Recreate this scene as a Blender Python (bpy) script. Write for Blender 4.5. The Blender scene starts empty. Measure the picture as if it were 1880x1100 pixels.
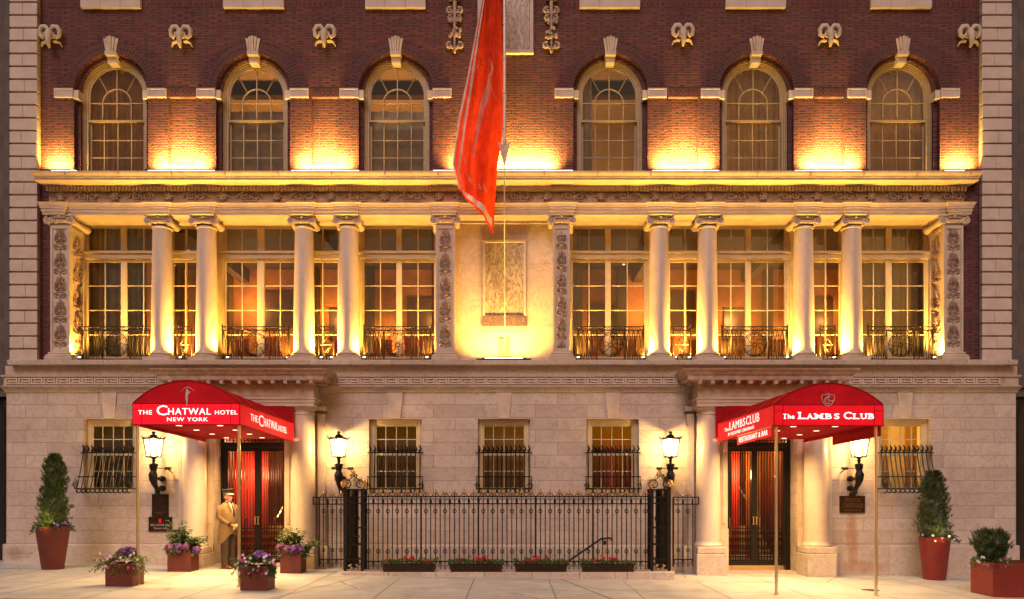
import bpy, bmesh, math, random
from mathutils import Vector, Matrix
R = math.radians
PI = math.pi
sc = bpy.context.scene
C = sc.collection

# ---------------------------------------------------------------- camera, sky, sun, exposure
F, CZ, CY = 1440.0, 1.825, -18.0          # focal length in photo pixels, eye height, eye distance from the facade
cam_d = bpy.data.cameras.new("camera"); cam = bpy.data.objects.new("camera", cam_d); C.objects.link(cam)
cam.location = (0, CY, CZ); cam.rotation_euler = (R(90), 0, 0)
cam_d.sensor_width = 36; cam_d.lens = 36 * F / 1880; cam_d.shift_y = 350 / 1880; cam_d.clip_end = 2000
sc.camera = cam
w = bpy.data.worlds.new("World"); sc.world = w; w.use_nodes = True
wn = w.node_tree.nodes; wn.clear()
wo = wn.new("ShaderNodeOutputWorld"); wb = wn.new("ShaderNodeBackground"); sky = wn.new("ShaderNodeTexSky")
sky.sky_type = 'NISHITA'; sky.sun_disc = False
SUN_EL, SUN_ROT = 3.0, 160.0
sky.sun_elevation = R(SUN_EL); sky.sun_rotation = R(SUN_ROT); sky.air_density = 1.6; sky.dust_density = 3.5; sky.ozone_density = 1.0
wb.inputs[1].default_value = 0.12
w.node_tree.links.new(sky.outputs[0], wb.inputs[0]); w.node_tree.links.new(wb.outputs[0], wo.inputs[0])
sd = bpy.data.lights.new("dusk_sun", 'SUN'); sun = bpy.data.objects.new("dusk_sun", sd); C.objects.link(sun)
sd.energy = 1.6; sd.angle = R(30); sd.color = (1.0, 0.76, 0.75)
sun.rotation_euler = (R(46), 0, R(-14)); sun.location = (0, -20, 20)
sc.view_settings.view_transform = 'Standard'; sc.view_settings.look = 'None'
sc.view_settings.exposure = 0.38; sc.view_settings.gamma = 1.0
sc.render.engine = 'CYCLES'
try:
    sc.cycles.use_light_tree = True
    sc.cycles.max_bounces = 8; sc.cycles.transparent_max_bounces = 16
    sc.cycles.sample_clamp_indirect = 3.0; sc.cycles.caustics_reflective = False; sc.cycles.caustics_refractive = False
    sc.cycles.use_denoising = True
except Exception: pass

def sx(y): return F / (y - CY)
def X(u, y=0.0): return (u - 940) / sx(y)
def Z(v, y=0.0): return CZ + (900 - v) / sx(y)
def G(x): return -0.0145 * x               # the pavement falls gently to the right

# ---------------------------------------------------------------- materials
def nt(name):
    m = bpy.data.materials.new(name); m.use_nodes = True
    n = m.node_tree.nodes; l = m.node_tree.links
    return m, n, l, n["Principled BSDF"]
def lin(c): return (c[0], c[1], c[2], 1.0)
def mixc(n, l, fac, a, b, mode='MIX'):
    x = n.new("ShaderNodeMix"); x.data_type = 'RGBA'; x.blend_type = mode
    for i, v in ((0, fac), (6, a), (7, b)):
        if hasattr(v, 'is_linked') or isinstance(v, bpy.types.NodeSocket): l.new(v, x.inputs[i])
        elif i == 0: x.inputs[0].default_value = v
        else: x.inputs[i].default_value = lin(v)
    return x.outputs[2]
def noise(n, l, vec, scale, detail=4, rough=.55, dist=0.0):
    t = n.new("ShaderNodeTexNoise"); t.inputs['Scale'].default_value = scale; t.inputs['Detail'].default_value = detail
    t.inputs['Roughness'].default_value = rough; t.inputs['Distortion'].default_value = dist
    if vec is not None: l.new(vec, t.inputs['Vector'])
    return t.outputs['Fac']
def ramp(n, l, v, a, b, ca=(0, 0, 0), cb=(1, 1, 1)):
    r = n.new("ShaderNodeValToRGB"); r.color_ramp.elements[0].position = a; r.color_ramp.elements[1].position = b
    r.color_ramp.elements[0].color = lin(ca); r.color_ramp.elements[1].color = lin(cb); l.new(v, r.inputs[0]); return r.outputs[0]
def math_(n, l, op, a, b=0.0):
    x = n.new("ShaderNodeMath"); x.operation = op
    for i, v in enumerate((a, b)):
        if isinstance(v, bpy.types.NodeSocket): l.new(v, x.inputs[i])
        else: x.inputs[i].default_value = v
    return x.outputs[0]
def bump(n, l, bs, h, strength=.5, dist=.01, prev=None):
    b = n.new("ShaderNodeBump"); b.inputs['Strength'].default_value = strength; b.inputs['Distance'].default_value = dist
    l.new(h, b.inputs['Height'])
    if prev is not None: l.new(prev, b.inputs['Normal'])
    l.new(b.outputs[0], bs.inputs['Normal']); return b.outputs[0]
def wall_vec(n, l, swap=False):
    tc = n.new("ShaderNodeTexCoord"); s = n.new("ShaderNodeSeparateXYZ"); l.new(tc.outputs['Object'], s.inputs[0])
    a = math_(n, l, 'ADD', s.outputs[0], s.outputs[1])
    c = n.new("ShaderNodeCombineXYZ"); l.new(a, c.inputs[0]); l.new(s.outputs[2], c.inputs[1])
    return tc.outputs['Object'], c.outputs[0], s

def M(name, col, rough=.6, metal=0.0, var=.12, scale=6.0, bmp=.15, bscale=40.0, bd=.004, col2=None, spec=.5, coat=0.0):
    m, n, l, bs = nt(name)
    tc = n.new("ShaderNodeTexCoord"); o = tc.outputs['Object']
    c2 = col2 or tuple(c * (1 - var * 2.2) for c in col)
    f = ramp(n, l, noise(n, l, o, scale), .3, .7)
    l.new(mixc(n, l, f, col, c2), bs.inputs['Base Color'])
    bs.inputs['Roughness'].default_value = rough; bs.inputs['Metallic'].default_value = metal
    bs.inputs['Specular IOR Level'].default_value = spec; bs.inputs['Coat Weight'].default_value = coat
    if bmp: bump(n, l, bs, noise(n, l, o, bscale, 5), bmp, bd)
    return m

def stone_blocks(name, bw, bh, off=(0, 0), joint=.006, base=(.56, .48, .405), dark=(.43, .355, .295)):
    m, n, l, bs = nt(name)
    o, wv, s = wall_vec(n, l)
    mp = n.new("ShaderNodeMapping"); l.new(wv, mp.inputs[0]); mp.inputs['Location'].default_value = (off[0], off[1], 0)
    b = n.new("ShaderNodeTexBrick"); l.new(mp.outputs[0], b.inputs[0]); b.inputs['Scale'].default_value = 1
    b.inputs['Brick Width'].default_value = bw; b.inputs['Row Height'].default_value = bh
    b.inputs['Mortar Size'].default_value = joint; b.inputs['Mortar Smooth'].default_value = .3
    b.inputs['Color1'].default_value = (0, 0, 0, 1); b.inputs['Color2'].default_value = (1, 1, 1, 1); b.offset_frequency = 2; b.offset = .43
    b.inputs['Mortar'].default_value = (.5, .5, .5, 1)
    rnd = b.outputs['Color']
    c = mixc(n, l, rnd, base, dark)
    c = mixc(n, l, .12, c, base)
    cl = ramp(n, l, noise(n, l, o, 2.2, 6, .6, .6), .32, .72)
    c = mixc(n, l, math_(n, l, 'MULTIPLY', cl, .5), c, (.40, .28, .22))
    # marble veins
    ad = n.new("ShaderNodeVectorMath"); ad.operation = 'ADD'; l.new(o, ad.inputs[0])
    r3 = n.new("ShaderNodeVectorMath"); r3.operation = 'SCALE'; l.new(rnd, r3.inputs[0]); r3.inputs['Scale'].default_value = 9.0
    l.new(r3.outputs[0], ad.inputs[1])
    v = noise(n, l, ad.outputs[0], 1.9, 7, .6, 2.2)
    vv = math_(n, l, 'ABSOLUTE', math_(n, l, 'SUBTRACT', v, .5))
    vein = ramp(n, l, vv, .0, .035, (1, 1, 1), (0, 0, 0))
    c = mixc(n, l, math_(n, l, 'MULTIPLY', vein, .5), c, (.30, .22, .19))
    c = mixc(n, l, math_(n, l, 'MULTIPLY', b.outputs['Fac'], .6), c, (.22, .16, .125))
    # grime spots and rust stains with their own outline
    sp = ramp(n, l, noise(n, l, o, 9, 8, .7), .60, .74)
    c = mixc(n, l, math_(n, l, 'MULTIPLY', sp, .3), c, (.28, .19, .14))
    def stain(cx, cz, rx, rz, col, k):
        nonlocal c
        dx = math_(n, l, 'DIVIDE', math_(n, l, 'SUBTRACT', s.outputs[0], cx), rx)
        dz = math_(n, l, 'DIVIDE', math_(n, l, 'SUBTRACT', s.outputs[2], cz), rz)
        d = math_(n, l, 'ADD', math_(n, l, 'MULTIPLY', dx, dx), math_(n, l, 'MULTIPLY', dz, dz))
        d = math_(n, l, 'ADD', d, math_(n, l, 'MULTIPLY', math_(n, l, 'SUBTRACT', noise(n, l, o, 7, 6, .7), .5), 2.6))
        c = mixc(n, l, math_(n, l, 'MULTIPLY', ramp(n, l, d, .1, 1.0, (1, 1, 1), (0, 0, 0)), k), c, col)
    stain(X(1564), Z(985), .16, .75, (.33, .12, .05), .6)
    stain(X(1575), Z(1040), .9, .16, (.36, .15, .07), .45)
    stain(X(30), Z(1015), .28, .2, (.22, .17, .13), .5)
    l.new(c, bs.inputs['Base Color']); bs.inputs['Roughness'].default_value = .62; bs.inputs['Specular IOR Level'].default_value = .3
    h = math_(n, l, 'MULTIPLY', b.outputs['Fac'], -1.0)
    h = math_(n, l, 'ADD', h, math_(n, l, 'MULTIPLY', noise(n, l, o, 30, 6, .65), .35))
    bump(n, l, bs, h, .7, .008)
    return m

def brick_mat(name, vertical=False, rel=1.0):
    """Flemish bond: red stretchers alternating with dark burnt headers, rough faces"""
    m, n, l, bs = nt(name)
    o, wv, s = wall_vec(n, l)
    sp = n.new("ShaderNodeSeparateXYZ"); l.new(wv, sp.inputs[0]); ax, az = (sp.outputs[1], sp.outputs[0]) if vertical else (sp.outputs[0], sp.outputs[1])
    A = lambda op, a, b=0.0: math_(n, l, op, a, b)
    ax = A('ADD', ax, A('MULTIPLY', A('SUBTRACT', noise(n, l, o, 9, 2), .5), .03)); az = A('ADD', az, A('MULTIPLY', A('SUBTRACT', noise(n, l, o, 5, 2), .5), .016))
    H_, W_, HW = .060, .31, .105
    rz = A('DIVIDE', az, H_); row = A('FLOOR', rz); fz = A('FRACT', rz)
    rx = A('ADD', A('DIVIDE', ax, W_), A('MULTIPLY', row, .5)); col = A('FLOOR', rx); fx = A('FRACT', rx)
    head = A('LESS_THAN', fx, HW / W_)
    # distance to the joints, in metres
    dz = A('MULTIPLY', A('MINIMUM', fz, A('SUBTRACT', 1.0, fz)), H_)
    d1 = A('MINIMUM', A('ABSOLUTE', A('SUBTRACT', fx, HW / W_)), A('MINIMUM', fx, A('SUBTRACT', 1.0, fx)))
    d = A('MINIMUM', dz, A('MULTIPLY', d1, W_))
    face = ramp(n, l, d, .003, .0075)
    c3 = n.new("ShaderNodeCombineXYZ"); l.new(col, c3.inputs[0]); l.new(row, c3.inputs[1]); l.new(head, c3.inputs[2])
    wh = n.new("ShaderNodeTexWhiteNoise"); l.new(c3.outputs[0], wh.inputs['Vector']); rnd = wh.outputs['Value']
    r = n.new("ShaderNodeValToRGB"); l.new(rnd, r.inputs[0]); e = r.color_ramp.elements
    e[0].position = 0; e[0].color = (.085, .022, .026, 1); e[1].position = 1; e[1].color = (.20, .046, .042, 1)
    q = e.new(.5); q.color = (.145, .031, .034, 1)
    r2 = n.new("ShaderNodeValToRGB"); l.new(rnd, r2.inputs[0]); e = r2.color_ramp.elements
    e[0].position = 0; e[0].color = (.042, .028, .036, 1); e[1].position = 1; e[1].color = (.15, .045, .045, 1); q = e.new(.6); q.color = (.068, .036, .042, 1)
    c = mixc(n, l, head, r.outputs[0], r2.outputs[0])
    c = mixc(n, l, A('MULTIPLY', ramp(n, l, noise(n, l, o, 24, 5, .6), .35, .7), .4), c, (.09, .032, .03))
    c = mixc(n, l, face, (.19, .125, .105), c)
    c = mixc(n, l, A('MULTIPLY', ramp(n, l, noise(n, l, o, .9, 5, .6), .5, .75), .18), c, (.22, .12, .10))
    l.new(c, bs.inputs['Base Color']); bs.inputs['Roughness'].default_value = .75; bs.inputs['Specular IOR Level'].default_value = .25
    h = A('MULTIPLY', face, A('ADD', .45, A('MULTIPLY', rnd, .9)))
    h = A('ADD', h, A('MULTIPLY', noise(n, l, o, 34, 5, .65), 1.0 * rel))
    h = A('ADD', h, A('MULTIPLY', A('MULTIPLY', head, noise(n, l, o, 60, 3)), .6))
    bump(n, l, bs, h, 1.0, .020 * rel)
    return m

def emis(name, col, strength, base=None):
    m, n, l, bs = nt(name)
    bs.inputs['Base Color'].default_value = lin(base or col); bs.inputs['Emission Color'].default_value = lin(col)
    bs.inputs['Emission Strength'].default_value = strength; return m

def glass_mat(name, tint=(.9, .9, .9), refl=.05, wavy=.02):
    m, n, l, bs = nt(name); n.remove(bs)
    out = n["Material Output"]; t = n.new("ShaderNodeBsdfTransparent"); t.inputs[0].default_value = lin(tint)
    g = n.new("ShaderNodeBsdfGlossy"); g.inputs['Roughness'].default_value = .03; g.inputs[0].default_value = (1, 1, 1, 1)
    tc = n.new("ShaderNodeTexCoord"); b = n.new("ShaderNodeBump"); b.inputs['Strength'].default_value = wavy; b.inputs['Distance'].default_value = .02
    l.new(noise(n, l, tc.outputs['Object'], 2.2, 3), b.inputs['Height']); l.new(b.outputs[0], g.inputs['Normal'])
    fr = n.new("ShaderNodeFresnel"); fr.inputs[0].default_value = 1.5
    f = math_(n, l, 'ADD', fr.outputs[0], refl)
    mx = n.new("ShaderNodeMixShader"); l.new(f, mx.inputs[0]); l.new(t.outputs[0], mx.inputs[1]); l.new(g.outputs[0], mx.inputs[2]); l.new(mx.outputs[0], out.inputs[0])
    return m

def cloth(name, col, transl=.35, rough=.8, emi=0.0, ecol=None, stripe=None):
    m, n, l, bs = nt(name); out = n["Material Output"]
    tc = n.new("ShaderNodeTexCoord"); o = tc.outputs['Object']
    f = ramp(n, l, noise(n, l, o, 4), .3, .7)
    c = mixc(n, l, f, col, tuple(x * .68 for x in col))
    l.new(c, bs.inputs['Base Color']); bs.inputs['Roughness'].default_value = rough; bs.inputs['Specular IOR Level'].default_value = .2
    if emi: bs.inputs['Emission Color'].default_value = lin(ecol or col); bs.inputs['Emission Strength'].default_value = emi
    t = n.new("ShaderNodeBsdfTranslucent"); l.new(c, t.inputs[0])
    mx = n.new("ShaderNodeMixShader"); mx.inputs[0].default_value = transl
    l.new(bs.outputs[0], mx.inputs[1]); l.new(t.outputs[0], mx.inputs[2]); l.new(mx.outputs[0], out.inputs[0])
    nb = bump(n, l, bs, noise(n, l, o, 300, 2), .15, .001); bump(n, l, bs, noise(n, l, o, 2.6, 3, .5, 1.0), .6, .03, nb)
    return m

def leaf_mat(name, a, b_, transl=.3):
    m, n, l, bs = nt(name); out = n["Material Output"]
    tc = n.new("ShaderNodeTexCoord"); o = tc.outputs['Object']
    c = mixc(n, l, ramp(n, l, noise(n, l, o, 14, 3), .35, .65), a, b_)
    l.new(c, bs.inputs['Base Color']); bs.inputs['Roughness'].default_value = .5
    t = n.new("ShaderNodeBsdfTranslucent"); l.new(c, t.inputs[0])
    mx = n.new("ShaderNodeMixShader"); mx.inputs[0].default_value = transl
    l.new(bs.outputs[0], mx.inputs[1]); l.new(t.outputs[0], mx.inputs[2]); l.new(mx.outputs[0], out.inputs[0]); return m

def marble_mat(name, base, vein, sc_=7, k=.8):
    m, n, l, bs = nt(name); tc = n.new("ShaderNodeTexCoord"); o = tc.outputs['Object']
    mp = n.new("ShaderNodeMapping"); l.new(o, mp.inputs[0]); mp.inputs['Scale'].default_value = (1.6, 1, .55); mp.inputs['Rotation'].default_value = (0, R(18), 0)
    v = noise(n, l, mp.outputs[0], sc_, 7, .65, 1.6)
    vv = math_(n, l, 'ABSOLUTE', math_(n, l, 'SUBTRACT', v, .5))
    f = ramp(n, l, vv, .0, .07, (1, 1, 1), (0, 0, 0))
    c = mixc(n, l, math_(n, l, 'MULTIPLY', f, k), base, vein)
    c = mixc(n, l, math_(n, l, 'MULTIPLY', ramp(n, l, noise(n, l, o, sc_ * .6, 4), .4, .75), .4), c, vein)
    l.new(c, bs.inputs['Base Color']); bs.inputs['Roughness'].default_value = .4
    bump(n, l, bs, noise(n, l, o, 50, 4), .2, .004); return m

def concrete_mat():
    m, n, l, bs = nt("pavement_concrete"); tc = n.new("ShaderNodeTexCoord"); o = tc.outputs['Object']
    c = mixc(n, l, ramp(n, l, noise(n, l, o, 1.1, 7, .65), .3, .7), (.57, .55, .50), (.40, .385, .355))
    c = mixc(n, l, math_(n, l, 'MULTIPLY', ramp(n, l, noise(n, l, o, 60, 4, .7), .5, .75), .35), c, (.18, .17, .16))
    sp = n.new("ShaderNodeTexVoronoi"); sp.inputs['Scale'].default_value = 3.1; l.new(o, sp.inputs['Vector'])
    c = mixc(n, l, math_(n, l, 'MULTIPLY', ramp(n, l, sp.outputs['Distance'], .07, .10, (1, 1, 1), (0, 0, 0)), .6), c, (.10, .09, .085))
    cr = n.new("ShaderNodeTexVoronoi"); cr.feature = 'DISTANCE_TO_EDGE'; cr.inputs['Scale'].default_value = .42; l.new(o, cr.inputs['Vector'])
    c = mixc(n, l, math_(n, l, 'MULTIPLY', ramp(n, l, cr.outputs['Distance'], .004, .009, (1, 1, 1), (0, 0, 0)), ramp(n, l, noise(n, l, o, .8, 3), .5, .6)), c, (.16, .15, .14))
    c = mixc(n, l, math_(n, l, 'MULTIPLY', ramp(n, l, noise(n, l, o, .55, 6, .7, 1.2), .52, .66), .45), c, (.27, .25, .225))
    l.new(c, bs.inputs['Base Color'])
    l.new(ramp(n, l, noise(n, l, o, 1.7, 5), .35, .7, (.42, .42, .42), (.75, .75, .75)), bs.inputs['Roughness'])
    bump(n, l, bs, noise(n, l, o, 90, 5, .7), .25, .004); return m

def asphalt_mat():
    return M("road_asphalt", (.055, .053, .052), .8, 0, .2, 3, .6, 120, .006)

MT = {}
MT['stone'] = stone_blocks("limestone_wall_blocks", 1.17, .2895, (.13, Z(998) * -1 + 4 * .2895), .006)
MT['stone_base'] = stone_blocks("base_course_stone", 1.35, 3.0, (.3, 1.2))
MT['belt'] = stone_blocks("belt_stone", .93, 3.0, (.2, .7), .006)
MT['trim'] = M("carved_stone", (.56, .46, .36), .62, 0, .13, 3.5, .35, 34, .006, (.43, .33, .25))
MT['terra'] = M("carved_ornament_stone", (.50, .38, .29), .65, 0, .2, 7, .5, 60, .006, (.30, .20, .15))
MT['terra_dk'] = M("dark_carved_ornament_stone", (.37, .24, .19), .6, 0, .2, 7, .5, 60, .006, (.22, .13, .10))
MT['column'] = marble_mat("column_marble", (.58, .47, .38), (.40, .31, .25), 1.6, .30)
MT['quoin'] = M("quoin_stone", (.56, .46, .385), .68, 0, .09, 4, .35, 30, .006, (.47, .37, .30))
MT['brick'] = brick_mat("old_red_brick")
MT['brick_v'] = brick_mat("upright_red_brick", True)
MT['brick_dk'] = M("voussoir_brick", (.125, .038, .032), .8, 0, .25, 14, .8, 40, .012, (.06, .026, .026))
MT['stucco'] = stone_blocks("rendered_panel", 2.9, 1.42, (.4, .02), .004, (.60, .49, .37), (.56, .45, .34))
MT['marble'] = marble_mat("veined_marble", (.50, .40, .28), (.13, .08, .05), 6, .95)
MT['frame_up'] = M("tan_painted_sash", (.38, .27, .13), .5, 0, .1, 6, .1, 50, .002)
MT['frame'] = M("cream_painted_wood", (.60, .47, .28), .5, 0, .08, 5, .12, 50, .002)
MT['marble_dk'] = marble_mat('dark_veined_marble', (.16, .10, .07), (.05, .03, .025), 8, .8)
MT['frame_dk'] = M("bronze_painted_sash", (.30, .22, .14), .5, 0, .1, 6, .1, 50, .002)
MT['iron'] = M("black_wrought_iron", (.018, .015, .014), .42, .6, .2, 20, .3, 90, .002)
MT['iron_rail'] = M("dark_bronze_iron", (.032, .022, .014), .42, .7, .2, 20, .3, 90, .002)
MT['gold'] = M("gilded_iron", (.75, .47, .16), .38, .85, .25, 25, .4, 70, .003, (.25, .13, .04))
MT['brass'] = M("polished_brass", (.90, .72, .42), .28, .85, .05, 4, .03, 30, .001)
MT['steel'] = M("brushed_steel", (.62, .58, .52), .4, .25, .05, 8, .05, 60, .001)
MT['glass'] = glass_mat("window_glass")
MT['glass_up'] = glass_mat("old_window_glass", (.92, .92, .90), .04, .05)
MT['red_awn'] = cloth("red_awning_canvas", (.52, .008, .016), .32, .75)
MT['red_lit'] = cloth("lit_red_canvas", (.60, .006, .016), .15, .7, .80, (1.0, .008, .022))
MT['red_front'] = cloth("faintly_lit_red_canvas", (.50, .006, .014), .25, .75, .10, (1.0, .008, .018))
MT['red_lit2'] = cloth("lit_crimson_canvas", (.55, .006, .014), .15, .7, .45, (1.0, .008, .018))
MT['letters'] = emis("backlit_white_letters", (1.0, .90, .84), 1.1, (.9, .88, .85))
MT['letters_dim'] = emis("dim_glowing_white_letters", (1.0, .92, .86), .55, (.85, .82, .78))  # side and flap letters glow by emission, dimmer than the front
MT['silver'] = M("silver_emblem_paint", (.55, .50, .47), .45, .2, .05, 8, 0)
MT['bulb'] = emis("lamp_glow", (1.0, .80, .50), 9.0)
MT['strip'] = emis("linear_lamp_lens", (1.0, .82, .52), 6.0)
MT['lantern_glass'] = emis("frosted_lantern_glass", (1.0, .82, .56), 2.2)
_n = MT['lantern_glass'].node_tree.nodes; _l = MT['lantern_glass'].node_tree.links; _t = _n.new("ShaderNodeBsdfTransparent"); _x = _n.new("ShaderNodeMixShader"); _x.inputs[0].default_value = .5
_l.new(_t.outputs[0], _x.inputs[1]); _l.new(_n["Principled BSDF"].outputs[0], _x.inputs[2]); _l.new(_x.outputs[0], _n["Material Output"].inputs[0])
MT['downlight'] = emis("downlight_lens", (1.0, .80, .62), 1.6)
MT['corten'] = M("rust_red_planter_metal", (.145, .024, .012), .5, .1, .12, 5, .25, 40, .003, (.09, .017, .010))
MT['redpot'] = M("glazed_red_planter", (.21, .016, .012), .42, 0, .12, 4, .2, 30, .002, (.15, .014, .011))
MT['soil'] = M("dark_potting_soil", (.03, .02, .014), .95, 0, .3, 30, .8, 60, .02)
MT['trough'] = M("dark_bronze_trough", (.055, .022, .012), .5, .3, .2, 20, .4, 50, .004)
MT['conifer'] = leaf_mat("conifer_green", (.032, .07, .016), (.08, .13, .026), .25)
MT['conifer_d'] = leaf_mat("dark_conifer_green", (.024, .045, .016), (.055, .085, .028), .2)
MT['leaf'] = leaf_mat("broad_green_leaf", (.055, .12, .030), (.12, .19, .045))
MT['leaf_y'] = leaf_mat("lime_green_leaf", (.14, .21, .05), (.24, .30, .07))
MT['leaf_d'] = leaf_mat("deep_green_leaf", (.02, .05, .02), (.04, .085, .028))
MT['purple'] = leaf_mat("purple_petals", (.12, .04, .20), (.25, .10, .36))
MT['violet'] = leaf_mat("violet_petals", (.13, .07, .42), (.28, .18, .62))
MT['mauve'] = leaf_mat("mauve_petals", (.16, .045, .15), (.30, .10, .26))
MT['pinkp'] = leaf_mat("pale_pink_petals", (.72, .52, .62), (.80, .68, .74))
MT['magenta'] = leaf_mat("magenta_petals", (.50, .05, .26), (.62, .12, .38))
MT['redp'] = leaf_mat("red_petals", (.55, .015, .02), (.70, .03, .04))
MT['bark'] = M("brown_bark", (.10, .06, .035), .9, 0, .2, 20, .6, 50, .01)
MT['black'] = M("matt_black_metal", (.012, .011, .010), .5, .2, .1, 8, .1, 40, .002)
MT['plaque'] = M("dark_bronze_plaque", (.05, .026, .015), .4, .7, .2, 12, .2, 50, .002)
MT['plaque_txt'] = M("worn_bronze_lettering", (.30, .17, .09), .45, .7, .1, 12, 0)
MT['ptxt'] = M("pale_sign_lettering", (.50, .40, .36), .6, 0, .1, 12, 0)
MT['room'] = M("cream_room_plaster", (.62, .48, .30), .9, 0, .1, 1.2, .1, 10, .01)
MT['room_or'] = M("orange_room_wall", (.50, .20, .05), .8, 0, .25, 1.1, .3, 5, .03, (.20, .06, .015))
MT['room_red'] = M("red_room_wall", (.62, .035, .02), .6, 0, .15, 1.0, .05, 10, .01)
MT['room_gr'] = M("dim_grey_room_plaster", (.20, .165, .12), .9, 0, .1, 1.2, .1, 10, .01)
MT['room_dkred'] = M("deep_red_room_wall", (.16, .025, .014), .5, 0, .2, 1.4, .05, 10, .01, (.06, .012, .008))
MT['room_dk'] = M("dark_brown_room_wall", (.065, .03, .016), .8, 0, .2, 1.0, .05, 10, .01)
MT['curtain'] = cloth("beige_curtain_cloth", (.40, .27, .13), .35)
MT['curtain_g'] = cloth("grey_beige_curtain_cloth", (.30, .235, .16), .3)
MT['curtain_b'] = cloth("tawny_curtain_cloth", (.32, .18, .065), .35)
MT['curtain_r'] = cloth("dark_red_curtain_cloth", (.28, .02, .02), .25)
MT['blind'] = cloth("cream_window_blind", (.55, .45, .30), .4)
MT['chair'] = M("red_leather", (.50, .015, .015), .35, 0, .1, 4, .05, 30, .002)
MT['wood'] = M("dark_wood", (.09, .035, .018), .4, 0, .2, 5, .1, 30, .002)
MT['steps'] = M("reddish_marble_steps", (.55, .34, .24), .4, 0, .1, 4, .05, 30, .002)  # reddish marble tone with random mottling
MT['neigh'] = M("dark_mottled_stone", (.13, .10, .085), .85, 0, .2, 2.5, .6, 25, .01)  # dark stone tone, mottled at random
MT['neigh_b'] = M("black_shopfront_metal", (.02, .018, .017), .4, .3, .2, 3, .2, 25, .004)
MT['skin'] = M("skin", (.52, .26, .15), .55, 0, .06, 20, .08, 80, .001)
MT['hair'] = M("short_grey_hair", (.13, .10, .08), .8, 0, .2, 60, .5, 200, .002)
MT['coat'] = M("tan_wool_coat", (.19, .112, .046), .85, 0, .06, 8, .4, 22, .006)
MT['trouser'] = M("dark_brown_trousers", (.045, .026, .018), .85, 0, .15, 8, .4, 18, .006)
MT['shoe'] = M("polished_brown_leather", (.17, .035, .018), .25, 0, .1, 8, .05, 60, .001)
MT['shirt'] = M("white_shirt_cotton", (.75, .70, .62), .8, 0, .03, 8, .1, 60, .001)
MT['navy'] = M("black_felt", (.016, .012, .012), .8, 0, .1, 8, .1, 60, .001)
MT['flag'] = cloth("red_flag_cloth", (.90, .085, .025), .68, .7)
MT['flag_w'] = cloth("white_flag_piping", (.85, .80, .76), .35, .7)
MT['flag_p'] = cloth("pale_printed_emblem", (.80, .42, .32), .45, .7)
MT['rope'] = M("pale_rope", (.62, .55, .46), .8, 0, .1, 60, .3, 200, .002)
MT['concrete'] = concrete_mat()
MT['joint'] = M("pavement_joint", (.17, .16, .145), .9, 0, .2, 20, .2, 60, .004)
MT['asphalt'] = asphalt_mat()
MT['kerb'] = M("granite_kerb", (.30, .28, .26), .7, 0, .15, 8, .4, 60, .006)
MT['area'] = M("areaway_floor", (.28, .24, .20), .8, 0, .2, 3, .3, 40, .006)

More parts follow.
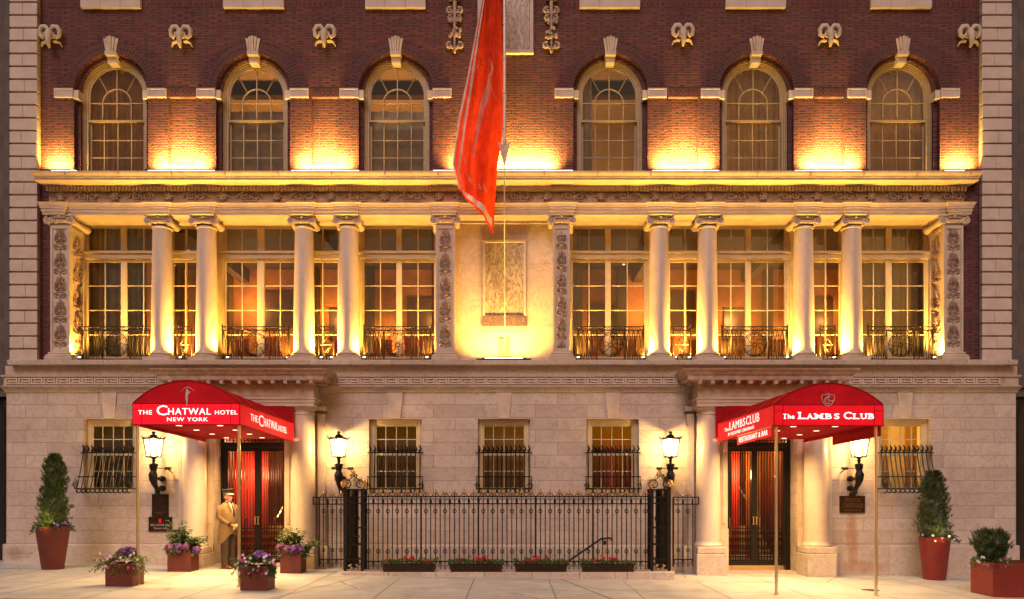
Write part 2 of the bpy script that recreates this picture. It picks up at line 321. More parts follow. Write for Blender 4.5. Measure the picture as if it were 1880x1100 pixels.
# ---------------------------------------------------------------- mesh helpers
class MB:
    def __init__(s): s.v = []; s.f = []; s.m = []
    def add(s, vs, fs, mi=0):
        o = len(s.v); s.v += [tuple(p) for p in vs]; s.f += [tuple(i + o for i in f) for f in fs]; s.m += [mi] * len(fs)
    def box(s, x0, x1, y0, y1, z0, z1, mi=0):
        s.add([(x0, y0, z0), (x1, y0, z0), (x1, y1, z0), (x0, y1, z0), (x0, y0, z1), (x1, y0, z1), (x1, y1, z1), (x0, y1, z1)],
              [(0, 1, 5, 4), (1, 2, 6, 5), (2, 3, 7, 6), (3, 0, 4, 7), (4, 5, 6, 7), (3, 2, 1, 0)], mi)
    def prism(s, poly, y0, y1, mi=0):          # poly in (x, z), extruded along y
        n = len(poly)
        a = sum(poly[i][0] * poly[(i + 1) % n][1] - poly[(i + 1) % n][0] * poly[i][1] for i in range(n))
        if a < 0: poly = poly[::-1]
        s.add([(x, y0, z) for x, z in poly] + [(x, y1, z) for x, z in poly],
              [tuple(range(n)), tuple(range(2 * n - 1, n - 1, -1))] + [((i + 1) % n, i, i + n, (i + 1) % n + n) for i in range(n)], mi)
    def quad(s, a, b, c, d, mi=0): s.add([a, b, c, d], [(0, 1, 2, 3)], mi)
    def tube(s, pts, r, n=6, cap=True, mi=0, closed=False, flat=1.0):
        pts = [Vector(p) for p in pts]; k = len(pts)
        rs = list(r) if isinstance(r, (list, tuple)) else [r] * k
        t0 = (pts[1] - pts[0]).normalized(); up = Vector((0, 0, 1)) if abs(t0.z) < .9 else Vector((0, 1, 0))
        a = t0.cross(up).normalized(); vs = []
        for i in range(k):
            if closed: t = pts[(i + 1) % k] - pts[i - 1]
            else: t = pts[min(i + 1, k - 1)] - pts[max(i - 1, 0)]
            if t.length < 1e-9: t = t0.copy()
            t.normalize(); a = (a - t * a.dot(t))
            if a.length < 1e-6: a = t.cross(Vector((.3, .5, .8)))
            a.normalize(); b = t.cross(a)
            for j in range(n):
                th = 2 * PI * j / n; vs.append(pts[i] + (a * math.cos(th) + b * math.sin(th) * flat) * rs[i])
        fs = []
        for i in range(k if closed else k - 1):
            for j in range(n):
                p, q = i * n + j, i * n + (j + 1) % n; p2, q2 = ((i + 1) % k) * n + j, ((i + 1) % k) * n + (j + 1) % n
                fs.append((p, q, q2, p2))
        if cap and not closed: fs += [tuple(range(n - 1, -1, -1)), tuple(range((k - 1) * n, k * n))]
        s.add(vs, fs, mi)
    def lathe(s, cx, cy, prof, n=16, mi=0, a0=0.0, sxy=(1, 1)):
        vs = []; fs = []
        for r, z in prof:
            for j in range(n):
                th = 2 * PI * j / n + a0; vs.append((cx + r * math.cos(th) * sxy[0], cy + r * math.sin(th) * sxy[1], z))
        k = len(prof)
        for i in range(k - 1):
            for j in range(n): fs.append((i * n + j, i * n + (j + 1) % n, (i + 1) * n + (j + 1) % n, (i + 1) * n + j))
        fs += [tuple(range(n - 1, -1, -1)), tuple(range((k - 1) * n, k * n))]
        s.add(vs, fs, mi)
    def ball(s, c, r, n=6, mi=0):
        rx, ry, rz = r if isinstance(r, (tuple, list)) else (r, r, r)
        vs = []; fs = []
        for i in range(1, n):
            ph = PI * i / n
            for j in range(n + 2):
                th = 2 * PI * j / (n + 2); vs.append((c[0] + rx * math.sin(ph) * math.cos(th), c[1] + ry * math.sin(ph) * math.sin(th), c[2] + rz * math.cos(ph)))
        q = n + 2
        for i in range(n - 2):
            for j in range(q): fs.append((i * q + j, (i + 1) * q + j, (i + 1) * q + (j + 1) % q, i * q + (j + 1) % q))
        vs += [(c[0], c[1], c[2] + rz), (c[0], c[1], c[2] - rz)]; t = (n - 1) * q
        for j in range(q): fs += [(t, j, (j + 1) % q), (t + 1, (n - 2) * q + (j + 1) % q, (n - 2) * q + j)]
        s.add(vs, fs, mi)
    def ring(s, cx, cz, r0, r1, y0, y1, a0=0.0, a1=PI, n=28, mi=0):
        for i in range(n):
            p, q = a0 + (a1 - a0) * i / n, a0 + (a1 - a0) * (i + 1) / n
            P = lambda r, a, y: (cx + r * math.cos(a), y, cz + r * math.sin(a))
            v = [P(r0, p, y0), P(r1, p, y0), P(r1, q, y0), P(r0, q, y0), P(r0, p, y1), P(r1, p, y1), P(r1, q, y1), P(r0, q, y1)]
            f = [(3, 2, 1, 0), (0, 1, 5, 4)[::1], (1, 2, 6, 5), (7, 4, 5, 6)[::1], (0, 4, 7, 3)]
            f = [(0, 1, 2, 3), (1, 5, 6, 2), (4, 7, 6, 5), (0, 3, 7, 4)]
            if i == 0: f.append((0, 4, 5, 1))
            if i == n - 1: f.append((3, 2, 6, 7))
            s.add(v, f, mi)
    def build(s, name, mat, parent=None, smooth=False, bevel=0.0, angle=35, loc=None):
        me = bpy.data.meshes.new(name); me.from_pydata(s.v, [], s.f); me.update()
        for mm in (mat if isinstance(mat, (list, tuple)) else [mat]): me.materials.append(mm)
        if isinstance(mat, (list, tuple)): me.polygons.foreach_set('material_index', s.m)
        bm = bmesh.new(); bm.from_mesh(me); bmesh.ops.recalc_face_normals(bm, faces=bm.faces); bm.to_mesh(me); bm.free()
        if smooth:
            me.polygons.foreach_set('use_smooth', [True] * len(me.polygons)); me.set_sharp_from_angle(angle=R(angle))
        o = bpy.data.objects.new(name, me); C.objects.link(o)
        if parent: o.parent = parent
        if loc: o.location = loc
        if bevel:
            b = o.modifiers.new("bevel", 'BEVEL'); b.width = bevel; b.segments = 2; b.limit_method = 'ANGLE'; b.angle_limit = R(40)
        return o

def molding(mb, x0, x1, yb, yw, prof, sk=1.0, mi=0):
    """mitred moulding: profile of (projection, z) round three sides of a block standing out from the wall at yb, face at yw"""
    vs = []; fs = []
    for p, z in prof: vs += [(x0 - p * sk, yb, z), (x0 - p * sk, yw - p, z), (x1 + p * sk, yw - p, z), (x1 + p * sk, yb, z)]
    for i in range(len(prof) - 1):
        for j in range(3): a = i * 4 + j; fs.append((a, a + 1, a + 5, a + 4))
    fs.append((3, 2, 1, 0)); k = (len(prof) - 1) * 4; fs.append((k, k + 1, k + 2, k + 3))
    mb.add(vs, fs, mi)

def wall_holes(mb, x0, x1, z0, z1, y, holes, depth, mi=0):
    xs = sorted({x0, x1, *[h[0] for h in holes], *[h[1] for h in holes]}); zs = sorted({z0, z1, *[h[2] for h in holes], *[h[3] for h in holes]})
    xs = [a for a in xs if x0 <= a <= x1]; zs = [a for a in zs if z0 <= a <= z1]
    for i in range(len(xs) - 1):
        for j in range(len(zs) - 1):
            cx, cz = (xs[i] + xs[i + 1]) / 2, (zs[j] + zs[j + 1]) / 2
            if any(h[0] < cx < h[1] and h[2] < cz < h[3] for h in holes): continue
            mb.quad((xs[i], y, zs[j]), (xs[i + 1], y, zs[j]), (xs[i + 1], y, zs[j + 1]), (xs[i], y, zs[j + 1]), mi)
    for h in holes:
        a, b, c, d = h[:4]; e = y + (h[4] if len(h) > 4 else depth); sides = h[5] if len(h) > 5 else 'lrtb'
        if 'l' in sides: mb.quad((a, y, c), (a, y, d), (a, e, d), (a, e, c), mi)
        if 'r' in sides: mb.quad((b, y, c), (b, e, c), (b, e, d), (b, y, d), mi)
        if 't' in sides: mb.quad((a, y, d), (b, y, d), (b, e, d), (a, e, d), mi)
        if 'b' in sides: mb.quad((a, y, c), (a, e, c), (b, e, c), (b, y, c), mi)

def thing(name, label, cat, loc=(0, 0, 0), group=None, rz=0):
    o = bpy.data.objects.new(name, None); C.objects.link(o); o.location = loc; o.rotation_euler = (0, 0, rz)
    o.empty_display_size = .2; o['label'] = label; o['category'] = cat
    if group: o['group'] = group
    return o
def tag(o, label, cat, group=None):
    o['label'] = label; o['category'] = cat
    if group: o['group'] = group
    return o
def copy_thing(root, loc, label, group=None, rz=None):
    r = root.copy(); C.objects.link(r); r.location = loc; r['label'] = label
    if group: r['group'] = group
    if rz is not None: r.rotation_euler = (0, 0, rz)
    def rec(src, dst):
        for ch in list(src.children):
            c = ch.copy(); C.objects.link(c); c.parent = dst; rec(ch, c)
    rec(root, r)
    return r
def light(name, kind, loc, power, col=(1, .7, .35), parent=None, size=.1, size_y=None, direction=None, spot=None, blend=1.0, spread=None):
    d = bpy.data.lights.new(name, kind); d.energy = power; d.color = col
    if kind == 'AREA':
        d.shape = 'RECTANGLE' if size_y else 'DISK'; d.size = size
        if size_y: d.size_y = size_y
        if spread: d.spread = R(spread)
    else: d.shadow_soft_size = size
    if kind == 'SPOT': d.spot_size = R(spot or 90); d.spot_blend = blend
    o = bpy.data.objects.new(name, d); C.objects.link(o); o.location = loc
    if direction: o.rotation_euler = Vector(direction).to_track_quat('-Z', 'Y').to_euler()
    if parent: o.parent = parent
    return o
def text(name, body, size, mat, parent, loc, face='front', xs=1.0, extrude=.006, bold=0.0, space=1.0, align='CENTER', shear=0.0):
    c = bpy.data.curves.new(name, 'FONT'); c.body = body; c.size = size; c.extrude = extrude; c.offset = bold; c.space_character = space
    c.align_x = align; c.align_y = 'BOTTOM_BASELINE' if False else 'BOTTOM'; c.shear = shear; c.resolution_u = 3
    o = bpy.data.objects.new(name, c); C.objects.link(o); bpy.context.view_layer.update()
    me = bpy.data.meshes.new_from_object(o.evaluated_get(bpy.context.evaluated_depsgraph_get()))
    C.objects.unlink(o); bpy.data.objects.remove(o)
    rot = {'front': 0, 'right': 90, 'left': -90}[face]
    me.transform(Matrix.Translation(loc) @ Matrix.Rotation(R(rot), 4, 'Z') @ Matrix.Rotation(R(90), 4, 'X') @ Matrix.Diagonal((xs, 1, 1, 1)))
    me.name = name; me.materials.clear(); me.materials.append(mat)
    ob = bpy.data.objects.new(name, me); C.objects.link(ob); ob.parent = parent
    return ob
def spiral(cx, cz, y, r0, r1, a0, turns, n=18, mirror=1):
    return [(cx + mirror * (r0 + (r1 - r0) * t / n) * math.cos(a0 + turns * 2 * PI * t / n), y, cz + (r0 + (r1 - r0) * t / n) * math.sin(a0 + turns * 2 * PI * t / n)) for t in range(n + 1)]

# ================================================================= SETTING: ground
def structure(o): o['kind'] = 'structure'; return o
g = MB(); g.add([(-400, -300, G(-14) - .7), (400, -300, -.7), (400, 400, -.7), (-400, 400, G(-14) - .7)], [(0, 1, 2, 3)])
structure(g.build('ground', MT['asphalt']))
def slope_sheet(mb, x0, x1, y0, y1, dz0, dz1):
    vs = [];
    for z in (dz0, dz1): vs += [(x0, y0, G(x0) + z), (x1, y0, G(x1) + z), (x1, y1, G(x1) + z), (x0, y1, G(x0) + z)]
    mb.add(vs, [(0, 1, 5, 4), (1, 2, 6, 5), (2, 3, 7, 6), (3, 0, 4, 7), (4, 5, 6, 7), (3, 2, 1, 0)])
g = MB(); slope_sheet(g, -30, 30, -5.6, -1.42, -.3, 0)
slope_sheet(g, -30, -3.62, -1.42, .46, -.3, 0); slope_sheet(g, 3.4, 30, -1.42, .46, -.3, 0)
structure(g.build('pavement', MT['concrete']))
g = MB(); slope_sheet(g, -30, 30, -5.75, -5.6, -.4, .004)
structure(g.build('kerb', MT['kerb']))
g = MB(); slope_sheet(g, -30, 30, -16.0, -5.75, -.5, -.15)
structure(g.build('road', MT['asphalt']))
g = MB(); slope_sheet(g, -30, 30, -21, -16, -.4, 0)
structure(g.build('opposite_pavement', MT['concrete']))
g = MB()
for (u0, v0, u1, v1) in ((668, 1061, 605, 1100), (1078, 1066, 1106, 1100), (150, 1040, 20, 1100), (1720, 1062, 1860, 1100)):
    pass
def ground_pt(u, v):
    # point of the pavement seen at (u, v)
    y = 0
    for _ in range(20):
        s = sx(y); x = (u - 940) / s; s2 = (v - 900) / (CZ - G(x)); y = F / s2 + CY
    return x, y
def joint(a, b, w_=.008):
    (xa, ya), (xb, yb) = a, b; L = math.hypot(xb - xa, yb - ya); nx, ny = -(yb - ya) / L * w_, (xb - xa) / L * w_
    g.add([(xa + nx, ya + ny, G(xa + nx) + .003), (xb + nx, yb + ny, G(xb + nx) + .003), (xb - nx, yb - ny, G(xb - nx) + .003), (xa - nx, ya - ny, G(xa - nx) + .003)], [(0, 1, 2, 3)])
for i in range(-9, 10):
    joint((i * 1.52 + .75, -5.6), (i * 1.52 + .75, -1.9 if abs(i) < 3 else -.1))
joint((X(668, -1.7), -1.75), (-4.0, -5.6), .012); joint((1.0, -1.75), (1.9, -5.6), .014); joint((-14, -3.55), (14, -3.55), .006); joint((-14, -1.95), (14, -1.95), .006)
structure(g.build('pavement_joints', MT['joint']))
g = MB(); x_, y_ = 6.9, -2.9; g.lathe(x_, y_, [(.16, G(x_) - .01), (.16, G(x_) + .006), (.13, G(x_) + .006)], 24); tag(g.build('cover_plate', M('cast_iron_cover', (.10, .09, .08), .55, .6, .2, 30, .6, 60, .004)), 'small round iron cover in the pavement under the right awning', 'cover plate')
g = MB(); g.box(-3.62, 3.4, -1.42, .0, -1.2, -.9)
structure(g.build('areaway_floor', MT['area']))

# ================================================================= HOTEL BUILDING
B = thing('hotel_building', 'red brick and pale stone club building with arched windows, loggia of columns and lit cornice', 'building')
def part(mb, name, mat, parent=None, **k): return mb.build(name, mat, parent or B, **k)

# ---- ground floor wall
GX0, GX1 = X(12), X(1865)
GW = [(X(153), X(249)), (X(677.5), X(774)), (X(877), X(973.5)), (X(1077), X(1173)), (X(1613), X(1709))]
WZ0, WZ1 = Z(905), Z(769.5)
DL = (-6.83, -5.225); DR = (4.95, 6.53)
DTOP = Z(746)
holes = [(a, b, WZ0, WZ1, .24, 'lrtb') for a, b in GW] + [(DL[0], DL[1], -.05, DTOP, .5, 'lrt'), (DR[0], DR[1], -.15, DTOP, .5, 'lrt')]
mb = MB(); wall_holes(mb, GX0, GX1, -1.3, Z(690), 0, holes, .24)
mb.quad((GX0, 0, -1.3), (GX0, 0, Z(690)), (GX0, 9, Z(690)), (GX0, 9, -1.3)); mb.quad((GX1, 0, -1.3), (GX1, 9, -1.3), (GX1, 9, Z(690)), (GX1, 0, Z(690)))
part(mb, 'ground_floor_wall', MT['stone'])
# keystones and flat-arch joints over the low windows
for a, b in GW:
    cx = (a + b) / 2; mb = MB()
    mb.prism([(cx - .125, WZ1 + .005), (cx + .125, WZ1 + .005), (cx + .18, Z(721)), (cx - .18, Z(721))], -.035, .02)
    part(mb, 'keystone', MT['trim'], bevel=.008)
mb = MB()
for a, b in GW:
    cx = (a + b) / 2
    for k in (.36, .62):
        for s_ in (-1, 1):
            xa, xb = cx + s_ * k, cx + s_ * (k + .20 + .18 * k)
            mb.prism([(xa, WZ1), (xa + .009, WZ1), (xb + .009, Z(722)), (xb, Z(722))], -.003, .01)
part(mb, 'flat_arch_joints', MT['terra'])
# base course
mb = MB()
for a, b in ((GX0 - .05, DL[0] - .0), (DL[1], DR[0]), (DR[1], GX1 + .05)):
    zt = Z(998.5) if b < 4.9 else Z(1001)
    molding(mb, a, b, .0, -.06, [(0, -1.3), (0, zt - .03), (-.012, zt - .01), (-.035, zt)], 0.0)
part(mb, 'base_course', MT['stone_base'])
# moulding under the belt, belt with Greek key, plain band, ledge
mb = MB(); molding(mb, GX0, GX1, .2, 0, [(0, Z(722)), (.03, Z(720)), (.04, Z(717)), (.07, Z(714)), (.10, Z(712))])
molding(mb, GX0 - .0, GX1, .2, -.1, [(0.0, Z(712)), (.035, Z(711)), (.035, Z(709)), (0.0, Z(708.5)), (0.0, Z(694)), (.035, Z(693.5)), (.05, Z(690))])
part(mb, 'belt_course', MT['belt'])
mb = MB(); molding(mb, GX0 + .02, GX1 - .02, .2, -.08, [(0, Z(690) - .002), (0, Z(673))])
part(mb, 'plain_band', MT['belt'])
mb = MB(); molding(mb, X(40), X(1842), .6, -.1, [(0, Z(673)), (.05, Z(673) + .02), (.14, Z(670, -.25)), (.16, Z(669, -.25)), (.17, Z(661.5, -.27)), (.15, Z(661, -.27) + .01)])
part(mb, 'loggia_ledge', MT['belt'])
LZ = Z(661, -.27) + .008             # loggia floor level
# Greek key
mb = MB(); mb.box(GX0 + .02, GX1 - .3, -.106, -.08, Z(708), Z(694.6)); part(mb, 'key_band', MT['terra'])
mb = MB(); ky = -.1; u_w = .288; z0, z1 = Z(707), Z(695.5); h = z1 - z0; t = .028
def key(x):
    b = lambda a0, a1, c0, c1: mb.box(x + a0 * u_w, x + a1 * u_w, ky - .032, ky + .01, z0 + c0 * h, z0 + c1 * h)
    q = .17
    b(0, .92, 1 - q, 1); b(0, .10, 0, 1 - q - .001); b(.101, .62, 0, q); b(.82, .92, .2, 1 - q - .001); b(.30, .819, .36, .36 + q); b(.30, .40, .36 + q + .001, .72)
    b(.62, 1.0, 0, q)
x = X(-6) - .05
ends = [(GX0 + .02, X(340)), (X(590), X(1262)), (X(1552), GX1 - .3)]
for a, b_ in ends:
    k = int((b_ - a) / u_w)
    for i in range(k): key(a + .04 + i * u_w)
part(mb, 'greek_key_frieze', MT['quoin'])

# ---- low windows
def slab_room(mb, x0, x1, y0, y1, z0, z1):   # open-fronted box seen from inside
    mb.quad((x0, y1, z0), (x1, y1, z0), (x1, y1, z1), (x0, y1, z1), 0)
    mb.quad((x0, y0, z0), (x0, y1, z0), (x0, y1, z1), (x0, y0, z1), 0); mb.quad((x1, y0, z0), (x1, y1, z0), (x1, y1, z1), (x1, y0, z1), 0)
    mb.quad((x0, y0, z0), (x1, y0, z0), (x1, y1, z0), (x0, y1, z0), 1); mb.quad((x0, y0, z1), (x1, y0, z1), (x1, y1, z1), (x0, y1, z1), 2)
def curtain(x0, x1, y, z0, z1, amp, wl, mat, parent, name='curtain', seed=0):
    rnd = random.Random(seed); mb = MB(); n = max(8, int((x1 - x0) / wl * 8)); ph = rnd.random() * 6
    P = []
    for i in range(n + 1):
        x = x0 + (x1 - x0) * i / n; t = 2 * PI * (x - x0) / wl
        P.append((x, y + amp * (math.sin(t + ph + .6 * math.sin(t * .37)) + .4 * math.sin(2.3 * t + 1))))
    rows = 6; vs = []
    for j in range(rows + 1):
        z = z0 + (z1 - z0) * j / rows; k = 1 - .35 * j / rows
        vs += [(px, y + (py - y) * k, z) for px, py in P]
    fs = [(j * (n + 1) + i, j * (n + 1) + i + 1, (j + 1) * (n + 1) + i + 1, (j + 1) * (n + 1) + i) for j in range(rows) for i in range(n)]
    mb.add(vs, fs); return mb.build(name, mat, parent, smooth=True, angle=80)
for i, (a, b) in enumerate(GW):
    W = MB(); f = .11; yw = .17
    W.box(a, a + f, yw - .03, yw + .05, WZ0, WZ1); W.box(b - f, b, yw - .03, yw + .05, WZ0, WZ1); W.box(a + f, b - f, yw - .03, yw + .05, WZ1 - .12, WZ1); W.box(a + f, b - f, yw - .03, yw + .05, WZ0, WZ0 + .07)
    W.box(a + .04, a + .06, yw - .045, yw - .031, WZ0, WZ1); W.box(b - .06, b - .04, yw - .045, yw - .031, WZ0, WZ1)
    win = part(W, 'low_window', MT['frame'], bevel=.006)
    S = MB(); gx0, gx1 = a + f + .001, b - f - .001; gz0, gz1 = WZ0 + .071, WZ1 - .121; zm = Z(834)
    S.box(gx0, gx0 + .035, yw, yw + .03, gz0, gz1); S.box(gx1 - .035, gx1, yw, yw + .03, gz0, gz1)
    S.box(gx0 + .036, gx1 - .036, yw - .01, yw + .03, zm - .025, zm + .025); S.box(gx0 + .036, gx1 - .036, yw, yw + .03, gz0, gz0 + .05); S.box(gx0 + .036, gx1 - .036, yw, yw + .03, gz1 - .035, gz1)
    for k in (1, 2, 3):
        xx = gx0 + (gx1 - gx0) * k / 4; S.box(xx - .009, xx + .009, yw + .003, yw + .024, gz0 + .05, gz1 - .036)
    for zz in (Z(806), Z(865)): S.box(gx0 + .036, gx1 - .036, yw + .005, yw + .022, zz - .009, zz + .009)
    part(S, 'sash', MT['frame'], win)
    P = MB(); P.quad((gx0, yw + .018, gz0), (gx1, yw + .018, gz0), (gx1, yw + .018, gz1), (gx0, yw + .018, gz1)); part(P, 'window_glass', MT['glass'], win)
    r = MB(); slab_room(r, a - .3, b + .3, .25, 1.9, WZ0 - .2, WZ1 + .3)
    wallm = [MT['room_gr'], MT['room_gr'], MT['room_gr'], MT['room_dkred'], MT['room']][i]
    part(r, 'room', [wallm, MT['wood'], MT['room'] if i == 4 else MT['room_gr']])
    if i == 0: curtain(gx0, gx1, .45, gz0, gz1, .012, .3, MT['curtain_g'], win, 'blind', 1); light('room_lamp', 'POINT', (a + .5, 1.1, WZ1 - .3), 2.5, (1, .60, .28), B, .08)
    if i == 1: curtain(gx0, gx1, .5, gz0, gz1, .01, .35, MT['curtain_g'], win, 'blind', 2); light('room_lamp', 'POINT', ((a + b) / 2 + .1, .8, WZ0 + .35), .6, (1, .60, .28), B, .06)
    if i == 2: curtain(gx0, gx1, .42, gz0, gz1, .01, .3, MT['curtain_g'], win, 'blind', 3); light('room_lamp', 'POINT', ((a + b) / 2 - .1, .8, WZ0 + .45), .6, (1, .60, .28), B, .06)
    if i == 3:
        curtain(gx0 + .3, gx1, .5, gz0, gz1, .02, .25, MT['curtain_r'], win, 'curtain', 4); light('room_lamp', 'POINT', (a + .25, .7, WZ0 + .3), 1.8, (1, .68, .32), B, .06)
    if i == 4:
        curtain(gx0, gx0 + .3, .4, gz0, gz1, .03, .13, MT['curtain'], win, 'curtain', 5); curtain(gx1 - .3, gx1, .4, gz0, gz1, .03, .13, MT['curtain_b'], win, 'curtain', 6)
        light('room_lamp', 'POINT', ((a + b) / 2, 1.1, WZ1 - .45), 34, (1, .62, .18), B, .1)
    # wrought-iron grille that bellies out towards the foot
    zt, zr1, zr2, zb = Z(816), Z(831.5), Z(875.5), Z(905)
    Gm = MB(); nb = 12; ga, gb = a - .0, b + .0; r_ = .014
    def prof(z):     # projection of the bars at height z
        t = max(0, min(1, (zr1 - z) / (zr1 - zb))); return .06 + (.30 if i in (0, 4) else .07) * (t ** 1.25)
    for k in range(nb):
        xx = ga + .03 + (gb - ga - .06) * k / (nb - 1); pts = []
        for j in range(9):
            z = zr1 - (zr1 - zb - .06) * j / 8; pts.append((xx, -prof(z), z))
        pts += [(xx, -prof(zb) + .02, zb + .03), (xx, -prof(zb) + .09 * (i in (0, 4)), zb), (xx, -prof(zb) + .16 * (i in (0, 4)), zb + .02)]
        Gm.tube(pts, r_, 5)
        Gm.tube([(xx, -.06, zr1), (xx, -.06, zr1 + .05), (xx + .022, -.065, zr1 + .085), (xx + .015, -.07, zr1 + .125), (xx - .01, -.075, zr1 + .15), (xx - .004, -.08, zr1 + .185)], [r_, r_ * 1.5, r_ * 1.7, r_ * 1.4, r_, .004], 5)
        if k < nb - 1:
            xm = xx + (gb - ga - .06) / (nb - 1) / 2
            Gm.tube(spiral(xm, zr1 + .035, -.06, .030, .030, 0, 1, 10), .007, 4)
            Gm.tube(spiral(xm, zb + .045, -prof(zb) + .03, .042, .042, 0, 1, 10), .008, 4)
    for zz in (zr1, zr2, zb + .1):
        p = prof(zz); Gm.tube([(ga - .03, 0, zz), (ga - .03, -p, zz), (gb + .03, -p, zz), (gb + .03, 0, zz)], .012, 4)
    for xx in (ga - .02, gb + .02):
        s_ = 1
        Gm.tube([(xx, -prof(zb) + .05 + q[0] * (1 if i in (0, 4) else .3), q[2]) for q in spiral(0, (zr2 + zb) / 2 + .03, 0, .03, .11, 0, 1.3, 14)], .009, 4)
        Gm.tube(spiral(xx + (.02 if xx < (ga + gb) / 2 else -.02), (zr2 + zb) / 2 - .03, -prof(zb) + .02, .02, .07, .5, 1.4, 14), .009, 4)
    part(Gm, 'window_grille', MT['iron'], win)

# ---- entrance: engaged columns, entablature hood, jambs and glazed iron doors
def ground_column(cu, side):
    yc = -.32; cx = X(cu, yc); s_ = 80
    mb = MB(); zt = Z(1003, -.62); gz = G(cx) - .1
    mb.box(cx - .335, cx + .335, -.66, -.0, gz, zt - .17); mb.box(cx - .315, cx + .315, -.64, -.0, zt - .165, zt - .02)
    pl = part(mb, 'column_plinth', MT['stone_base'], bevel=.018)
    c = MB(); ztop = Z(757, -.5)
    c.lathe(cx, yc, [(.305, zt - .02), (.31, zt + .02), (.29, zt + .05), (.275, zt + .08), (.272, zt + .12), (.270, zt + .9), (.262, zt + 1.5), (.246, ztop - .08), (.244, ztop - .05), (.262, ztop - .045), (.262, ztop - .02), (.244, ztop)], 40)
    col = part(c, 'entrance_column', MT['column'], smooth=True)
    k = MB(); z = ztop
    k.lathe(cx, yc, [(.245, z + .001), (.25, z + .05), (.285, z + .07), (.31, z + .10), (.315, z + .115)], 32)
    k.box(cx - .33, cx + .33, yc - .33, 0, z + .116, Z(745, -.6))
    part(k, 'capital', MT['trim'], col, smooth=True, bevel=.006)
    q = MB(); xa = cx + side * .27
    q.box(min(xa, xa + side * .17), max(xa, xa + side * .17), -.14, 0.0, gz, ztop)
    q.box(min(xa, xa + side * .22), max(xa, xa + side * .22), -.2, 0.0, ztop + .06, Z(745, -.3)); q.box(min(xa, xa + side * .26), max(xa, xa + side * .26), -.24, 0, gz, zt - .02)
    part(q, 'wall_pilaster', MT['trim'], bevel=.008)
    return cx
for (c1, c2, D, hx0, hx1) in ((357, 557, DL, X(303, -1.0) , X(588, -1.0)), (1300, 1498, DR, X(1269, -1.0), X(1553, -1.0))):
    xa = ground_column(c1, -1); xb = ground_column(c2, 1)
    e0, e1 = xa - .31, xb + .31
    mb = MB(); zb = Z(745, -.6)
    molding(mb, e0, e1, 0, -.60, [(0, zb + .001), (0, zb + .07), (.015, zb + .07), (.015, zb + .13), (.035, zb + .14), (.035, zb + .17)])
    part(mb, 'hood_architrave', MT['trim'])
    mb = MB(); zc = zb + .171
    mb.box(e0 + .01, e1 - .01, -.61, 0, zc, Z(706, -.62))
    for cc in (xa, xb):        # triglyph blocks over the columns
        for k in range(-2, 3): mb.box(cc + k * .055 - .02, cc + k * .055 + .02, -.635, -.612, zc + .03, Z(712, -.62))
        mb.box(cc - .16, cc + .16, -.645, -.612, zc, zc + .028)
    mb.box(xa + .4, xb - .4, -.622, -.611, zc + .05, zc + .065); mb.box(xa + .4, xb - .4, -.622, -.611, Z(714, -.6), Z(713, -.6))
    part(mb, 'hood_frieze', MT['trim'])
    mb = MB(); zm = Z(706, -.62)
    molding(mb, e0, e1, 0, -.62, [(0, zm), (.04, zm + .03), (.04, zm + .05), (.27, zm + .07), (.28, zm + .16), (.31, zm + .18), (.34, zm + .23), (.39, zm + .275), (.40, zm + .30)], 1.0)
    part(mb, 'hood_cornice', MT['terra'])
    mb = MB(); n = 12
    for k in range(n):
        xx = e0 + .0 + (e1 - e0 - .0) * k / (n - 1); mb.prism([(xx - .045, zm + .068), (xx + .045, zm + .068), (xx + .035, zm - .01), (xx - .035, zm - .01)], -.88, -.66)
    for s_ in (e0 - .04, e1 + .04):
        for yy in (-.5, -.25):
            mb.box(min(s_, s_ + (.18 if s_ > e0 + 1 else -.18)), max(s_, s_ + (.18 if s_ > e0 + 1 else -.18)), yy - .05, yy + .05, zm - .01, zm + .068)
    part(mb, 'hood_modillions', MT['terra'])
    # jamb pilasters
    for (j0, j1) in ((D[0] - .20, D[0]), (D[1], D[1] + .20)):
        q = MB(); gz = G(D[0]) - .1
        q.box(j0 + .02, j1 - .02, -.05, -.002, .95, DTOP); q.box(j0 + .06, j1 - .06, -.07, -.051, 1.05, DTOP - .1); q.box(j0, j1, -.09, -.002, gz, .949)
        part(q, 'door_jamb', MT['trim'], bevel=.01)
    # step and vestibule
    q = MB(); q.box(D[0] - .0, D[1] + .0, -.06, 3.2, -.4, G((D[0] + D[1]) / 2) + .035); part(q, 'threshold', MT['stone_base'])
    r = MB(); x0, x1 = D[0] - .02, D[1] + .02
    slab_room(r, x0 - .2, x1 + .2, .52, 4.2, -.1, DTOP + .1); part(r, 'vestibule', [MT['room_dkred'], MT['steps'], MT['room_dk']])
    st = MB()
    for k in range(5): st.box(x0 + .1, x1 - .1, 1.3 + k * .3, 3.6, (.05 + .16 * k), .05 + .16 * (k + 1) - .002)
    part(st, 'stair', MT['steps'])
    hr = MB()
    for xx in (x0 + .35, x1 - .55): hr.tube([(xx, 1.0, .3), (xx, 1.0, 1.15), (xx, 1.25, 1.15), (xx, 2.8, 1.95), (xx, 3.2, 1.95)], .02, 6)
    part(hr, 'stair_handrail', MT['brass'])
    light('vestibule_lamp', 'POINT', ((x0 + x1) / 2 - .2, 2.2, 2.9), 170, (1, .48, .16), B, .15)
    light('vestibule_lamp', 'POINT', ((x0 + x1) / 2 - .25, .80, 2.2), 48, (1, .5, .2), B, .1)
    v = MB(); v.box(x0, x1, .52, .56, -.05, .05); part(v, 'door_sill', MT['brass'])
    # door leaves
    zt_leaf = Z(822, .45); mid = (D[0] + D[1]) / 2 + (.05 if D is DL else -.05)
    fr = MB(); yd = .40
    fr.box(D[0], D[0] + .09, yd, yd + .1, -.1, DTOP); fr.box(D[1] - .09, D[1], yd, yd + .1, -.1, DTOP)
